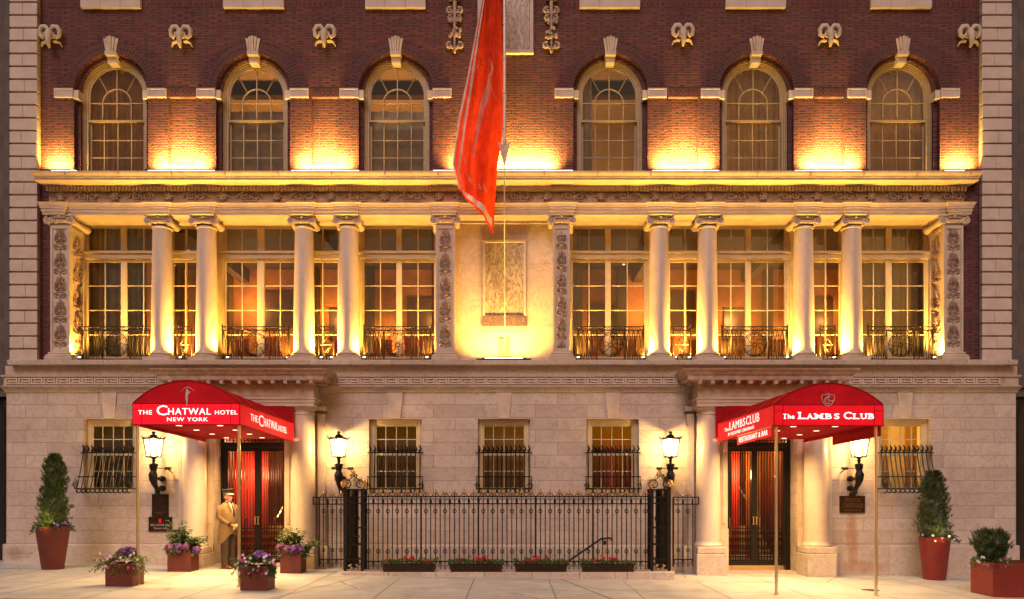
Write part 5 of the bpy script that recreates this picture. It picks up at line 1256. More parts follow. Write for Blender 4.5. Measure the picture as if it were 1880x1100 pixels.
# ================================================================= AWNINGS
YF, YBK = -3.8, -.64
def awning(lab, xf, xb, vs_, peak, name='entrance_awning'):
    zb_f, zt_f, zb_b, zt_b = vs_; t = thing(name, lab, 'awning', ((xf[0] + xf[1]) / 2, -3.8, 0)); off = Vector(t.location)
    def S(side, k, f):     # k: 0 front..1 back, f: 0 bottom..1 top of the valance
        return ((xf[side] + (xb[side] - xf[side]) * k), YF + (YBK - YF) * k, (zb_f + (zb_b - zb_f) * k) + ((zt_f + (zt_b - zt_f) * k) - (zb_f + (zb_b - zb_f) * k)) * f)
    def arch(k, n=24, dz=0.0, inset=0.0):
        a, b = S(0, k, 1), S(1, k, 1); w_ = b[0] - a[0]; h = peak; rr = (w_ * w_ / 4 + h * h) / (2 * h); cx = (a[0] + b[0]) / 2; cz = a[2] + h - rr
        th = math.asin(w_ / 2 / rr); return [(cx + (rr + dz) * math.sin(-th + 2 * th * i / n), a[1], cz + (rr + dz) * math.cos(-th + 2 * th * i / n)) for i in range(n + 1)]
    def loc(mb):
        mb.v = [(p[0] - off.x, p[1] - off.y, p[2] - off.z) for p in mb.v]; return mb
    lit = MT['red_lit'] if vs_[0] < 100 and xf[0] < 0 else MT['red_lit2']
    # roof, arched front, valances
    m = MB(); N = 24; rows = 40
    for j in range(rows + 1):
        m.v += [(p[0], p[1], p[2]) for p in arch(j / rows, dz=-.022 * math.sin(PI * ((j / rows * 5) % 1)))]
    for j in range(rows):
        for i in range(N): a = j * (N + 1) + i; m.f.append((a, a + 1, a + N + 2, a + N + 1)); m.m.append(0)
    roof = loc(m).build('roof', MT['red_awn'], t, smooth=True, angle=60); sm = roof.modifiers.new('thickness', 'SOLIDIFY'); sm.thickness = .008
    m = MB(); pts = arch(0); m.prism([(p[0], p[2]) for p in pts], YF - .008, YF + .004); loc(m).build('arched_front', MT['red_front'], t)
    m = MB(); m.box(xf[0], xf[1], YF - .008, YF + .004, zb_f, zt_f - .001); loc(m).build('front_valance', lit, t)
    for s_ in (0, 1):
        m = MB(); d = .008 * (1 if s_ else -1)
        vv = [S(s_, 0, 0), S(s_, 1, 0), S(s_, 1, 1), S(s_, 0, 1)]; vv = [(a, b + (.006 if i in (0, 3) else 0), c) for i, (a, b, c) in enumerate(vv)]
        m.add(vv + [(a - d, b, c) for a, b, c in vv], [(0, 1, 2, 3), (7, 6, 5, 4), (0, 4, 5, 1), (1, 5, 6, 2), (2, 6, 7, 3), (3, 7, 4, 0)])
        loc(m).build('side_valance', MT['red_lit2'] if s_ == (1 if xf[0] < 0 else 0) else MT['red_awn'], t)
    # seams and frame tubes
    m = MB(); m.tube([(p[0], p[1] - .012, p[2]) for p in pts], .011, 5); m.tube([(xf[0], YF - .012, zt_f), (xf[1], YF - .012, zt_f)], .010, 5); m.tube([(xf[0], YF - .012, zb_f), (xf[1], YF - .012, zb_f)], .012, 5)
    for s_ in (0, 1):
        m.tube([S(s_, 0, 1), S(s_, 1, 1)], .011, 5); m.tube([S(s_, 0, 0), S(s_, 1, 0)], .012, 5); m.tube([S(s_, 0, 0), S(s_, 0, 1)], .012, 5)
        e = .16 * (1 if s_ == 0 else -1); m.tube([(xf[s_] + e, YF - .012, zb_f), (xf[s_] + e, YF - .012, zt_f)], .006, 4); m.tube([(xf[s_], YF - .012, (zb_f + zt_f) / 2 + .08), (xf[s_] + e, YF - .012, (zb_f + zt_f) / 2 + .08)], .005, 4)
    m.tube([((xf[0] + xf[1]) / 2, YF - .012, zt_f + peak), ((xf[0] + xf[1]) / 2, YF - .012, zt_f + peak - .12)], .006, 4)
    loc(m).build('frame', MT['red_awn'], t)
    m = MB()
    for k in (.2, .4, .6, .8): m.tube([(p[0], p[1], p[2] + .002) for p in arch(k)], .009, 4)
    loc(m).build('roof_seams', MT['red_awn'], t)
    # soffit and downlights
    m = MB(); cv = [S(0, .01, .14), S(1, .01, .14), S(1, .99, .14), S(0, .99, .14)]; m.add(cv + [(a, b, c + .01) for a, b, c in cv], [(0, 1, 2, 3), (7, 6, 5, 4)])
    sf = loc(m).build('soffit', MT['red_awn'], t)
    m = MB()
    for k in (.18, .42, .66, .9):
        for f in (.30, .70):
            a, b = S(0, k, .14), S(1, k, .14); cx = a[0] + (b[0] - a[0]) * f; cz = a[2] + (b[2] - a[2]) * f; m.lathe(cx, a[1], [(.055, cz - .008), (.055, cz - .002)], 16)
    loc(m).build('downlights', MT['downlight'], t)
    for k in (.2, .55, .88):
        a, b = S(0, k, .1), S(1, k, .1); light('lamp', 'AREA', ((a[0] + b[0]) / 2 - off.x, a[1] - off.y, a[2] - .03), 70, (1, .62, .24), t, .9, .3, (0, 0, -1), spread=150)
    for k in (.12, .45, .8):     # tubes inside that make the canvas glow
        a, b = S(0, k, .6), S(1, k, .6); light('inner_lamp', 'POINT', ((a[0] + b[0]) / 2 - off.x, a[1] - off.y, a[2] + .05), 50 if k > .2 else 26, (1, .42, .25), t, .08)
    # poles
    for s_, px in ((0, xf[0] + .06), (1, xf[1] - (.03 if xf[0] < 0 else .10))):
        m = MB(); yy = YF + .06; m.tube([(px, yy, G(px)), (px, yy, zb_f + .1)], .028, 12); m.tube([(px, yy, G(px)), (px, yy, G(px) + .02)], .045, 12)
        loc(m).build('pole', MT['brass'], t, smooth=True)
    # dark red back panel between the capitals
    m = MB(); a, b = S(0, 1, 1), S(1, 1, 1); m.box(a[0] + (.3 if xf[0] < 0 else -.05), b[0] + (.0 if xf[0] < 0 else -.3), YBK + .01, YBK + .03, zb_b + .1, Z(745, YBK)); loc(m).build('back_panel', MT['red_awn'], t)
    return t, S, off
AL, SL, offL = awning('arched red entrance awning with glowing hotel lettering over the left doorway', (-6.864, -4.931), (-6.78, -4.84), (3.01, 3.39, 2.90, 3.30), .415)
AR, SR, offR = awning('arched darker red club awning with a shield emblem over the right doorway', (4.744, 6.716), (4.56, 6.46), (2.99, 3.37, 2.89, 3.29), .39)
sF = F / (YF - .01 - CY)
def front_text(par, off, body, u0, u1, v0, v1, mat, bold=0.02):
    yy = YF - .012
    return text_fit('lettering', body, mat, par, lambda p, q, r_: ((u0 + (u1 - u0) * p - 940) / sF - off.x, yy - .008 * r_ - off.y, CZ + (900 - (v1 + (v0 - v1) * q)) / sF), bold)
for (body, u0, u1, v0, v1) in (('THE', 254, 279, 753.5, 761), ('C', 288, 307.5, 744.5, 762.5), ('HATWAL', 309, 387, 749.5, 761.5), ('HOTEL', 395, 436, 753.5, 761), ('NEW YORK', 307, 382, 766.5, 773.5)):
    front_text(AL, offL, body, u0, u1, v0, v1, MT['letters'], .0)
def side_text(par, S, off, side, body, ua, ub, za, zb2, mat, bold=.0, m='letters'):
    # ua/ub in photo pixels along the side face -> k along the awning
    def kof(u):
        lo, hi = 0.0, 1.0
        for _ in range(40):
            k = (lo + hi) / 2; x, y, z = S(side, k, 0); uu = 940 + x * F / (y - CY)
            if (uu < u) == (side == 1): lo = k
            else: hi = k
        return (lo + hi) / 2
    ka, kb = kof(ua), kof(ub); d = .02 if side == 1 else -.02
    def pl(p, q, r_):
        k = ka + (kb - ka) * p; x, y, z = S(side, k, za + (zb2 - za) * q); return (x + d + (.006 * r_ if side == 1 else -.006 * r_) - off.x, y - off.y, z - off.z)
    return text_fit('lettering', body, mat, par, pl, bold)
for (b_, ua, ub, z0, z1) in (('THE', 458, 471, .36, .70), ('C', 473, 481.5, .24, .80), ('HATWAL', 482.5, 508, .30, .72), ('HOTEL', 509.5, 524.5, .30, .62)):
    side_text(AL, SL, offL, 1, b_, ua, ub, z0, z1, MT['letters_dim'])
# emblem on the left awning: slender figure holding an arc overhead
m = MB(); yy = YF - .016
def FP(u, v): return ((u - 940) / sF - offL.x, CZ + (900 - v) / sF)
fig = [(343, 714), (345.5, 714.5), (346, 718), (349.5, 719), (349, 722.5), (346.5, 722), (346, 725), (344.5, 729), (345.5, 734), (344.8, 739), (344, 744.5), (342.6, 744.5), (342.3, 738), (340.8, 730), (341.2, 724), (341.8, 719)]
m.prism([FP(*p) for p in fig], yy - .004 - offL.y, yy - offL.y)
arc = [(FP(333.5 + 23 * i / 12, 0)[0], yy - .003 - offL.y, FP(0, 718.5 - 7.6 * math.sin(PI * i / 12))[1]) for i in range(13)]
m.tube(arc, [.003 + .005 * math.sin(PI * i / 12) for i in range(13)], 4); m.build('silver_emblem', MT['silver'], AL)
# right awning: serif-like lettering and shield
def serifed(par, off, body, u0, u1, v0, v1, mat, bold=.03):
    o = front_text(par, off, body, u0, u1, v0, v1, mat, bold); return o
segs = [('T', 1437, 1444.5, 760, 769), ('he', 1445.5, 1459, 760.5, 769), ('L', 1465.5, 1479, 756.8, 769.3), ('A', 1480.5, 1493, 759.5, 769.3), ('M', 1495, 1511, 759.5, 769.3), ('B', 1515, 1527.5, 759.5, 769.3), ('S', 1530.5, 1541.5, 759.2, 769.5), ('C', 1548, 1564, 756.5, 769.6), ('L', 1566, 1577.5, 759.5, 769.3), ('U', 1579.5, 1591.5, 759.5, 769.5), ('B', 1594, 1605, 759.5, 769.3)]
sb = MB()
for (b_, a, b, c, d) in segs:
    front_text(AR, offR, b_, a + .8, b - .8, c, d, MT['letters'], .01)
    def bar(x0, x1, v): 
        p = ((x0 - 940) / sF - offR.x, (x1 - 940) / sF - offR.x); z = CZ + (900 - v) / sF; sb.box(p[0], p[1], YF - .022 - offR.y, YF - .013 - offR.y, z - .007, z + .007)
    if b_ in 'LAMUBT':
        if b_ == 'A': bar(a - 1, a + 4, d - .6); bar(b - 4, b + 1, d - .6)
        elif b_ == 'M': bar(a - 1, a + 4, d - .6); bar(b - 4, b + 1, d - .6); bar(a - 1, a + 3, c + .6); bar(b - 3, b + 1, c + .6)
        elif b_ == 'U': bar(a - 1, a + 4, c + .6); bar(b - 4, b + 1, c + .6)
        elif b_ == 'L': bar(a - 1.2, a + 5, c + .6); bar(a - 1.2, b, d - .6)
        elif b_ == 'B': bar(a - 1.2, a + 4, c + .6); bar(a - 1.2, a + 4, d - .6)
        else: bar(a + 2, b - 2, d - .6)
sb.build('letter_serifs', MT['letters'], AR)
for (b_, ua, ub, z0, z1) in (('The', 1332, 1340, .42, .62), ('LAMBS', 1341.5, 1370, .42, .84), ('CLUB', 1372, 1396, .42, .86), ('BY GEOFFREY ZAKARIAN', 1339, 1386, .14, .30)):
    side_text(AR, SR, offR, 0, b_, ua, ub, z0, z1, MT['letters_dim'])
m = MB(); yy = YF - .016
def FR(u, v): return ((u - 940) / sF - offR.x, yy - .004 - offR.y, CZ + (900 - v) / sF)
sh = [(1509, 725), (1514, 725.5), (1520, 722.8), (1526, 725.5), (1531, 725), (1532, 729), (1530.5, 736), (1527, 742), (1520, 746.5), (1513, 742), (1509.5, 736), (1508, 729)]
m.tube([FR(*p) for p in sh], .008, 4, closed=True)
m.tube([FR(1524, 729), FR(1518, 729.5), FR(1514, 734), FR(1515, 740), FR(1519, 742), (FR(1523, 740.5))], .012, 4)
m.tube([FR(1520.5, 724.5), FR(1520.5, 736.5), FR(1529, 736.5)], .011, 4); m.build('shield_emblem', MT['silver'], AR)
# hanging flaps
for side, lab in ((0, 1), (1, 0)):
    m = MB(); k0, k1 = .03, .60; d = -.012 if side == 0 else .012
    vv = [S_ for S_ in (SR(side, k0, -.09), SR(side, k1, -.09), SR(side, k1, -.09), SR(side, k0, -.09))]
    vv = [(vv[0][0] + d, vv[0][1], 2.81), (vv[1][0] + d, vv[1][1], 2.745), (vv[2][0] + d, vv[2][1], 2.93), (vv[3][0] + d, vv[3][1], 2.985)]
    vv2 = [(a - offR.x, b - offR.y, c) for a, b, c in vv]
    m.add(vv2 + [(a + .006, b, c) for a, b, c in vv2], [(0, 1, 2, 3), (7, 6, 5, 4), (0, 4, 5, 1), (1, 5, 6, 2), (2, 6, 7, 3), (3, 7, 4, 0)])
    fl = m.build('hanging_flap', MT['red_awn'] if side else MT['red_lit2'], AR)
    rm = MB(); rm.tube([(vv2[3][0], vv2[3][1], vv2[3][2]), (vv2[2][0], vv2[2][1], vv2[2][2])], .008, 5); rm.build('flap_rod', MT['brass'], AR)
    if side == 0:
        def pl(p, q, r_):
            k = (.93 - .84 * p); zb_ = 2.81 + (2.745 - 2.81) * k; zt_ = 2.985 + (2.93 - 2.985) * k
            x = vv2[0][0] + (vv2[1][0] - vv2[0][0]) * k; y = vv2[0][1] + (vv2[1][1] - vv2[0][1]) * k
            return (x - .004 - .004 * r_, y, zb_ + (zt_ - zb_) * (.22 + .58 * q))
        text_fit('lettering', 'RESTAURANT & BAR', MT['letters_dim'], AR, pl, .02)

# ================================================================= FLAG
yfl = -1.0
def interp(tab, t):
    for i in range(len(tab) - 1):
        if t <= tab[i + 1][0]:
            k = (t - tab[i][0]) / (tab[i + 1][0] - tab[i][0]); return [tab[i][j] + (tab[i + 1][j] - tab[i][j]) * k for j in range(1, len(tab[0]))]
    return list(tab[-1][1:])
Ledge = [(0, 905, -120), (.2, 885, 0), (.42, 862, 125), (.62, 845, 215), (.86, 832.5, 312), (1, 843, 352)]
Redge = [(0, 924, -120), (.2, 924, 0), (.5, 925.5, 185), (.62, 921, 250), (.75, 913, 300), (1, 905, 424)]
def FL(s, t, off=0.0):
    a, b = interp(Ledge, t), interp(Redge, t); u = a[0] + (b[0] - a[0]) * s; v = a[1] + (b[1] - a[1]) * s
    wv = min(1, .25 + t); y = yfl - .10 * wv * 1.7 * math.sin(s * 8.5 + t * 3.2 + .8 * math.sin(t * 5)) * (.5 + .5 * s) - .055 * wv * math.sin(s * 19 - t * 6) - .018 * math.sin(s * 41 + t * 9) - .25 * s * (1 - s) - .15 * t * (1 - s) - off
    return (X(u, yfl), y, Z(v, yfl))
t = thing('flag', 'red hanging flag with white piping and pale printed emblem in front of the brick wall', 'flag', FL(1, .2))
fo = Vector(t.location)
def fl(mb): mb.v = [(a - fo.x, b - fo.y, c - fo.z) for a, b, c in mb.v]; return mb
m = MB(); NS, NT = 44, 60
m.v = [FL(i / NS, j / NT) for j in range(NT + 1) for i in range(NS + 1)]
for j in range(NT):
    for i in range(NS): a = j * (NS + 1) + i; m.f.append((a, a + 1, a + NS + 2, a + NS + 1)); m.m.append(0)
o = fl(m).build('cloth', MT['flag'], t, smooth=True, angle=180)
m = MB(); 
def band(pts_a, pts_b):
    n = len(pts_a); m.add(pts_a + pts_b, [(i, i + 1, n + i + 1, n + i) for i in range(n - 1)])
ts = [i / 50 for i in range(51)]
for c in range(4): band([FL(.0 + .012 * c, q, .014) for q in ts], [FL(.012 + .012 * c, q, .014) for q in ts])
for c in range(4): band([FL(.10 + .015 * c, q * .97, .014) for q in ts], [FL(.115 + .015 * c, q * .97, .014) for q in ts])
ss = [.12 + i * .84 / 30 for i in range(31)]
band([FL(q, .955, .014) for q in ss], [FL(q, .985, .014) for q in ss])
fl(m).build('white_piping', MT['flag_w'], t)
m = MB()
def strip(path):
    pts = []
    for k in range(len(path) - 1):      # densify
        for q in range(4): pts.append(tuple(path[k][j] + (path[k + 1][j] - path[k][j]) * q / 4 for j in range(3)))
    pts.append(path[-1]); rows = [[] for _ in range(7)]
    for (u, v, w_) in pts:
        tt = .5; s = .5
        for _ in range(60):
            a, b = interp(Ledge, tt), interp(Redge, tt); s = (u - a[0]) / (b[0] - a[0]); vv = a[1] + (b[1] - a[1]) * s; tt = max(0, min(1, tt + (v - vv) / 544 * .8))
        ds = w_ / (b[0] - a[0]) / 2
        for c in range(7): rows[c].append(FL(min(.99, max(.01, s - ds + 2 * ds * c / 6)), tt, .016))
    for c in range(6): band(rows[c], rows[c + 1])
strip([(876, 130, 1.5), (881, 118, 2), (888, 115, 2.5), (897, 116, 3), (903, 123, 4), (904, 135, 4), (899, 150, 4), (898, 163, 6), (894, 175, 11), (890, 190, 14), (885, 205, 11), (881, 222, 10), (877, 240, 8), (874, 258, 6), (871, 272, 5), (868, 288, 5)])
strip([(899, 163, 2), (904, 172, 1.6), (909, 185, 1.2)])
strip([(850, 282, 2), (853, 296, 3), (856, 306, 2)]); strip([(858, 320, 3), (862, 332, 5), (865, 340, 3)]); strip([(872, 340, 2), (876, 352, 3)])
strip([(880, 345, 1), (883, 356, 5)]); strip([(889, 347, 4), (892, 358, 4)])
fl(m).build('printed_emblem', MT['flag_p'], t)
t2 = thing('flag_pole', 'pale metal flag pole ending in a spearhead with a rope running down from it', 'flag pole', (X(926, yfl), yfl, Z(265, yfl)))
o2 = Vector(t2.location)
m = MB(); m.tube([(0, 0, 0), (0, 0, 5.2)], .034, 12); m.tube([(0, 0, 1.0), (0, 0, 1.05)], .045, 12); m.tube([(0, 0, .02), (0, 0, .3)], .04, 12); m.build('pole', MT['steel'], t2, smooth=True)
m = MB(); m.add([(-.14, 0, .05), (0, -.06, -.05), (.13, 0, .05), (0, .06, -.05), (0, 0, -.50), (0, -.0, .0)], [(0, 1, 4), (1, 2, 4), (2, 3, 4), (3, 0, 4), (0, 5, 1), (1, 5, 2), (2, 5, 3), (3, 5, 0)]); m.build('spearhead', MT['steel'], t2)
m = MB(); m.tube([(0, 0, -.4), (0, .05, -1.5), (0, .9, Z(440, yp) - o2.z - .9), (0, yp - .07 - yfl, Z(632, yp) - o2.z)], .011, 6); m.build('rope', MT['rope'], t2)
m = MB(); 
for k in range(6): m.ball((-.02, -.02, .35 + k * .75), .03, 5)
m.build('halyard_clips', MT['steel'], t2)

# ================================================================= AREAWAY FENCE
YFN = -1.5; s_f = sx(YFN)
FX = lambda u: X(u, YFN); FZ = lambda v: Z(v, YFN)
def finial(m, gm, x, y, z, kind):
    z -= .01
    if kind == 0:
        gm.tube([(x, y, z), (x, y, z + .125)], [.02, .003], 5); gm.ball((x, y, z + .04), (.027, .02, .034), 5)
        for s_ in (-1, 1): gm.tube([(x, y, z + .005), (x + s_ * .03, y, z + .012), (x + s_ * .045, y, z + .04)], [.013, .011, .003], 4)
    else:
        gm.add([(x - .075, y - .008, z), (x + .075, y - .008, z), (x + .03, y - .008, z + .028), (x, y - .008, z + .10), (x - .03, y - .008, z + .028), (x - .075, y + .008, z), (x + .075, y + .008, z), (x + .03, y + .008, z + .028), (x, y + .008, z + .10), (x - .03, y + .008, z + .028)],
               [(0, 1, 2, 3, 4), (9, 8, 7, 6, 5), (0, 5, 6, 1), (1, 6, 7, 2), (2, 7, 8, 3), (3, 8, 9, 4), (4, 9, 5, 0)])
def fence_run(m, gm, P, L, zb, zt, step=.101, gold=True, posts=()):
    """bars along a run; P(a) gives (x, y) at distance a"""
    n = int(round(L / step)); st = L / n
    def V(a, z, d=0): x, y = P(a); return (x, y + d, z)
    for z in (zt, zt - .155, zb + .07, zb + .0): 
        if z == zb: continue
        m.tube([V(0, z), V(L, z)], .013, 4)
    for k in range(n + 1):
        a = k * st; thick = k % 12 == 0
        m.tube([V(a, zb - .09), V(a, zt + (.07 if k % 2 else .0))], .020 if thick else .0115, 5)
        if k % 2 == 0 and k < n:
            am = a + st
            for zz_ in (zt - .31, zb + .28):
                m.tube([V(am + .034 * math.cos(q), zz_ + .042 * math.sin(q)) for q in [2 * PI * i / 10 for i in range(11)]], .009, 4)
            for s_ in (-1, 1):
                m.tube([V(am + s_ * st * .85, zt - .15), V(am + s_ * st * .80, zt - .06), V(am + s_ * st * .5, zt - .035), V(am + s_ * st * .25, zt - .06), V(am + s_ * st * .38, zt - .085)], .008, 4)
                m.tube([V(am + s_ * .01, zt + .065), V(am + s_ * st * .35, zt + .055), V(am + s_ * st * .72, zt + .015)], .008, 4)
                m.tube([V(am + s_ * st * .8, zb + .06), V(am + s_ * st * .7, zb - .03), V(am + s_ * st * .4, zb - .04), V(am + s_ * st * .35, zb - .0)], .008, 4)
            x, y = P(am); m.ball((x, y, zb - .075), .02, 4)
            if gold: finial(m, gm, x, y, zt + .07, (k // 2) % 2)
            x, y = P(a); gm.ball((x, y, zt + .02), (.02, .012, .012), 4)
x0, x1 = FX(668), FX(1194); zb, zt = FZ(1037), FZ(911.5)
t = thing('iron_fence', 'long black iron fence of thin bars with gilded finials across the centre', 'fence', ((x0 + x1) / 2, YFN, FZ(1049)))
fo = Vector(t.location); m = MB(); gm = MB()
fence_run(m, gm, lambda a: (x0 + a - fo.x, 0), x1 - x0, zb - fo.z, zt - fo.z)
m.build('railing', MT['iron'], t); gm.build('gilded_finials', MT['gold'], t)
def return_side(xc, lab):
    # the run goes from the front corner back to the wall
    tt = thing('iron_fence', lab, 'fence', (xc, YFN, FZ(1049))); oo = Vector(tt.location); mm = MB(); gg = MB()
    fence_run(mm, gg, lambda a: (0, .32 + a), .95, zb - oo.z, zt - oo.z, .11)
    mm.build('railing', MT['iron'], tt); gg.build('gilded_finials', MT['gold'], tt)
return_side(FX(634), 'short iron railing running from the left cage post back towards the wall'); return_side(FX(1229), 'short iron railing running from the right cage post back towards the wall')
def side_fence(u0, u1, lab, extra=None):
    yy = -.45; a0, a1 = X(u0, yy), X(u1, yy); z0, z1 = Z(1033, yy), Z(913, yy)
    tt = thing('iron_fence', lab, 'fence', ((a0 + a1) / 2, yy, Z(1040, yy))); oo = Vector(tt.location); mm = MB(); gg = MB()
    fence_run(mm, gg, lambda a: (a0 + a - oo.x, 0), a1 - a0, z0 - oo.z, z1 - oo.z, .098)
    e = a0 if u0 < 900 else a1; sg = -1 if u0 < 900 else 1
    for zz_ in (z1, z1 - .155): mm.tube([(e - oo.x, 0, zz_ - oo.z), (e - oo.x + sg * .13, 0, zz_ - oo.z)], .013, 4)
    mm.tube([(e - oo.x + sg * .13, 0, z1 - oo.z), (e - oo.x + sg * .13, 0, z1 - .155 - oo.z)], .013, 4)
    mm.build('railing', MT['iron'], tt); gg.build('gilded_finials', MT['gold'], tt)
side_fence(586, 634, 'narrow iron fence section beside the left doorway column')
side_fence(1236, 1272, 'narrow iron fence section beside the right doorway column')
def cage(u0, u1, lab):
    x0, x1 = FX(u0), FX(u1); d = .34; zb_, zt_ = FZ(1048), FZ(900)
    tt = thing('cage_post', lab, 'gate post', ((x0 + x1) / 2, YFN + d / 2, zb_)); hw = (x1 - x0) / 2 - .03; hd = d / 2; H = zt_ - zb_
    mm = MB()
    for sx_ in (-1, 1):
        for sy_ in (-1, 1): mm.box(sx_ * hw - .032, sx_ * hw + .032, sy_ * hd - .032, sy_ * hd + .032, 0, H)
    for z in (H - .02, H - .15, H - .28, .12, .24, .55, .9):
        mm.box(-hw, hw, -hd - .012, -hd + .012, z - .012, z + .012); mm.box(-hw, hw, hd - .012, hd + .012, z - .012, z + .012)
        for s_ in (-1, 1): mm.box(s_ * hw - .012, s_ * hw + .012, -hd, hd, z - .012, z + .012)
    mm.box(-hw - .035, hw + .035, -hd - .035, hd + .035, H, H + .03)
    for k in range(1, 4):
        xx = -hw + 2 * hw * k / 4
        for yy in (-hd, hd): mm.tube([(xx, yy, .03), (xx, yy, H)], .012, 5)
    mm.tube([(0, 0, .05), (0, 0, H)], .05, 8)
    for s_ in (-1, 1):
        for k in range(1, 4): yy = -hd + 2 * hd * k / 4; mm.tube([(s_ * hw, yy, .03), (s_ * hw, yy, H)], .011, 5)
        mm.tube(spiral(s_ * .07, .7, -hd - .01, .06, .015, 0, 1.5, 14, s_), .01, 4); mm.tube(spiral(s_ * .07, 1.1, -hd - .01, .05, .05, 0, 1, 12, s_), .009, 4)
        mm.tube(spiral(s_ * .07, .18, -hd - .01, .05, .015, 0, 1.5, 14, s_), .01, 4)
    cagem = mm.build('cage', MT['iron'], tt)
    sc_ = MB(); gg = MB()
    for s_ in (-1, 1):
        sc_.tube([(s_ * (hw + .02), -hd, H + .03), (s_ * (hw + .045), -hd, H + .1), (s_ * (hw - .0), -hd, H + .2)], .012, 5)
        sc_.tube(spiral(s_ * (hw - .045), H + .12, -hd, .105, .03, 0, 1.4, 20, s_), .013, 5)
        sc_.tube([(s_ * (hw - .04), -hd, H + .23), (s_ * .12, -hd, H + .21), (s_ * .06, -hd, H + .25), (0, -hd, H + .31)], .011, 5)
        sc_.tube(spiral(s_ * .045, H + .30, -hd, .035, .015, 0, 1.2, 10, s_), .009, 4)
        for k in range(7):
            a = -1.0 + k * .45; c_ = (s_ * (hw - .0), -hd - .01, H + .13)
            gg.tube([c_, (c_[0] + s_ * .06 * math.cos(a), c_[1] - .02, c_[2] + .06 * math.sin(a)), (c_[0] + s_ * .10 * math.cos(a), c_[1], c_[2] + .10 * math.sin(a))], [.016, .028, .005], 5)
        gg.ball((s_ * hw, -hd - .02, H + .12), (.05, .03, .06), 6)
    gg.ball((0, -hd, H + .36), (.035, .03, .045), 6); gg.tube([(0, -hd, H + .39), (0, -hd, H + .46)], [.02, .004], 5)
    for s_ in (-1, 1): gg.tube([(s_ * .04, -hd, H + .38), (s_ * .05, -hd, H + .43)], [.012, .003], 4); gg.tube([(s_ * .09, -hd - .02, .10), (s_ * .04, -hd - .02, .14)], [.03, .006], 5)
    sc_.build('scroll_top', MT['iron'], tt); gg.build('gilded_leaves', MT['gold'], tt)
cage(631, 668, 'black iron cage post with gilded scroll top at the left end of the centre fence')
cage(1194, 1231, 'black iron cage post with gilded scroll top at the right end of the centre fence')
m = MB(); a, b = FX(629), FX(1236); n = 7
for k in range(n):
    xa, xb = a + (b - a) * k / n + .003, a + (b - a) * (k + 1) / n - .003; m.box(xa, xb, -1.68, -1.15, -.25, FZ(1048.5))
o = m.build('fence_plinth', MT['stone_base'], bevel=.012); tag(o, 'low stone kerb carrying the centre iron fence', 'plinth')
m = MB(); yy = -.55
m.tube([(X(1044, yy), yy, Z(1030, yy)), (X(1104, yy), yy, Z(989, yy)), (X(1121, yy), yy, Z(988, yy)), (X(1124, yy), yy, Z(993, yy))], .022, 8)
m.tube([(X(1110, yy), yy, Z(989, yy)), (X(1111, yy), 0, Z(996, yy))], .014, 6); m.box(X(1108, 0), X(1113, 0), -.03, -.001, Z(999), Z(993))
o = m.build('stair_handrail', MT['black'], smooth=True); tag(o, 'black sloping stair handrail behind the centre fence', 'handrail')

# ================================================================= PLANTERS AND PLANTS
def leaves(m, n, pos, size, rnd, up=.3, aspect=.45, droop=.2):
    """n folded leaves; pos(rnd) -> (point, outward direction)"""
    for _ in range(n):
        p, d = pos(rnd); p = Vector(p); d = Vector(d); d.z += up * rnd.random(); 
        if d.length < 1e-4: d = Vector((0, 0, 1))
        d.normalize(); s_ = size * rnd.uniform(.6, 1.25); side = d.cross(Vector((rnd.uniform(-1, 1), rnd.uniform(-1, 1), rnd.uniform(-1, 1)))).normalized(); nrm = side.cross(d)
        w_ = s_ * aspect; tip = p + d * s_ - Vector((0, 0, droop * s_)); mid = p + d * s_ * .5 + nrm * s_ * .06
        m.add([p, mid + side * w_ * .5, tip, mid - side * w_ * .5], [(0, 1, 2, 3)])
def flower_ball(m, c, r, n, rnd, sz=.022):
    for _ in range(n):
        d = Vector((rnd.gauss(0, 1), rnd.gauss(0, 1), rnd.gauss(0, 1) + .3)).normalized(); p = Vector(c) + d * r * rnd.uniform(.85, 1.08)
        a = d.cross(Vector((rnd.random(), rnd.random(), 1))).normalized(); b = d.cross(a); k = sz * rnd.uniform(.7, 1.2)
        m.add([p + a * k, p + b * k + d * .006, p - a * k, p - b * k + d * .006], [(0, 1, 2, 3)])
def small_flowers(m, pts, rnd, sz=.03):
    for p in pts:
        p = Vector(p); d = Vector((rnd.uniform(-.5, .5), -1, rnd.uniform(0, .7))).normalized(); a = d.cross(Vector((0, 0, 1))).normalized(); b = d.cross(a)
        for k in range(5):
            th = k * 2 * PI / 5; e = (a * math.cos(th) + b * math.sin(th)); f = (a * math.cos(th + .6) + b * math.sin(th + .6)); g2 = (a * math.cos(th - .6) + b * math.sin(th - .6))
            m.add([p, p + g2 * sz * .7, p + e * sz + d * .006, p + f * sz * .7], [(0, 1, 2, 3)])
def pot_round(lab, u0, u1, ub0, ub1, vt, vb, y, mat):
    cx = X((u0 + u1) / 2, y); s_ = sx(y); rt = (u1 - u0) / 2 / s_; rb = (ub1 - ub0) / 2 / s_; gz = G(cx); h = Z(vt, y) - gz
    t = thing('round_planter', lab, 'planter', (cx, y, gz)); m = MB()
    m.lathe(0, 0, [(rb, 0), (rb + .005, .012), (rt - .004, h - .01), (rt, h), (rt - .025, h), (rt - .03, h - .05)], 40); m.build('pot', mat, t, smooth=True, angle=40)
    m = MB(); m.lathe(0, 0, [(rt - .035, h - .08), (rt - .035, h - .045)], 24); m.build('soil', MT['soil'], t)
    return (cx, y, gz + h - .05), rt
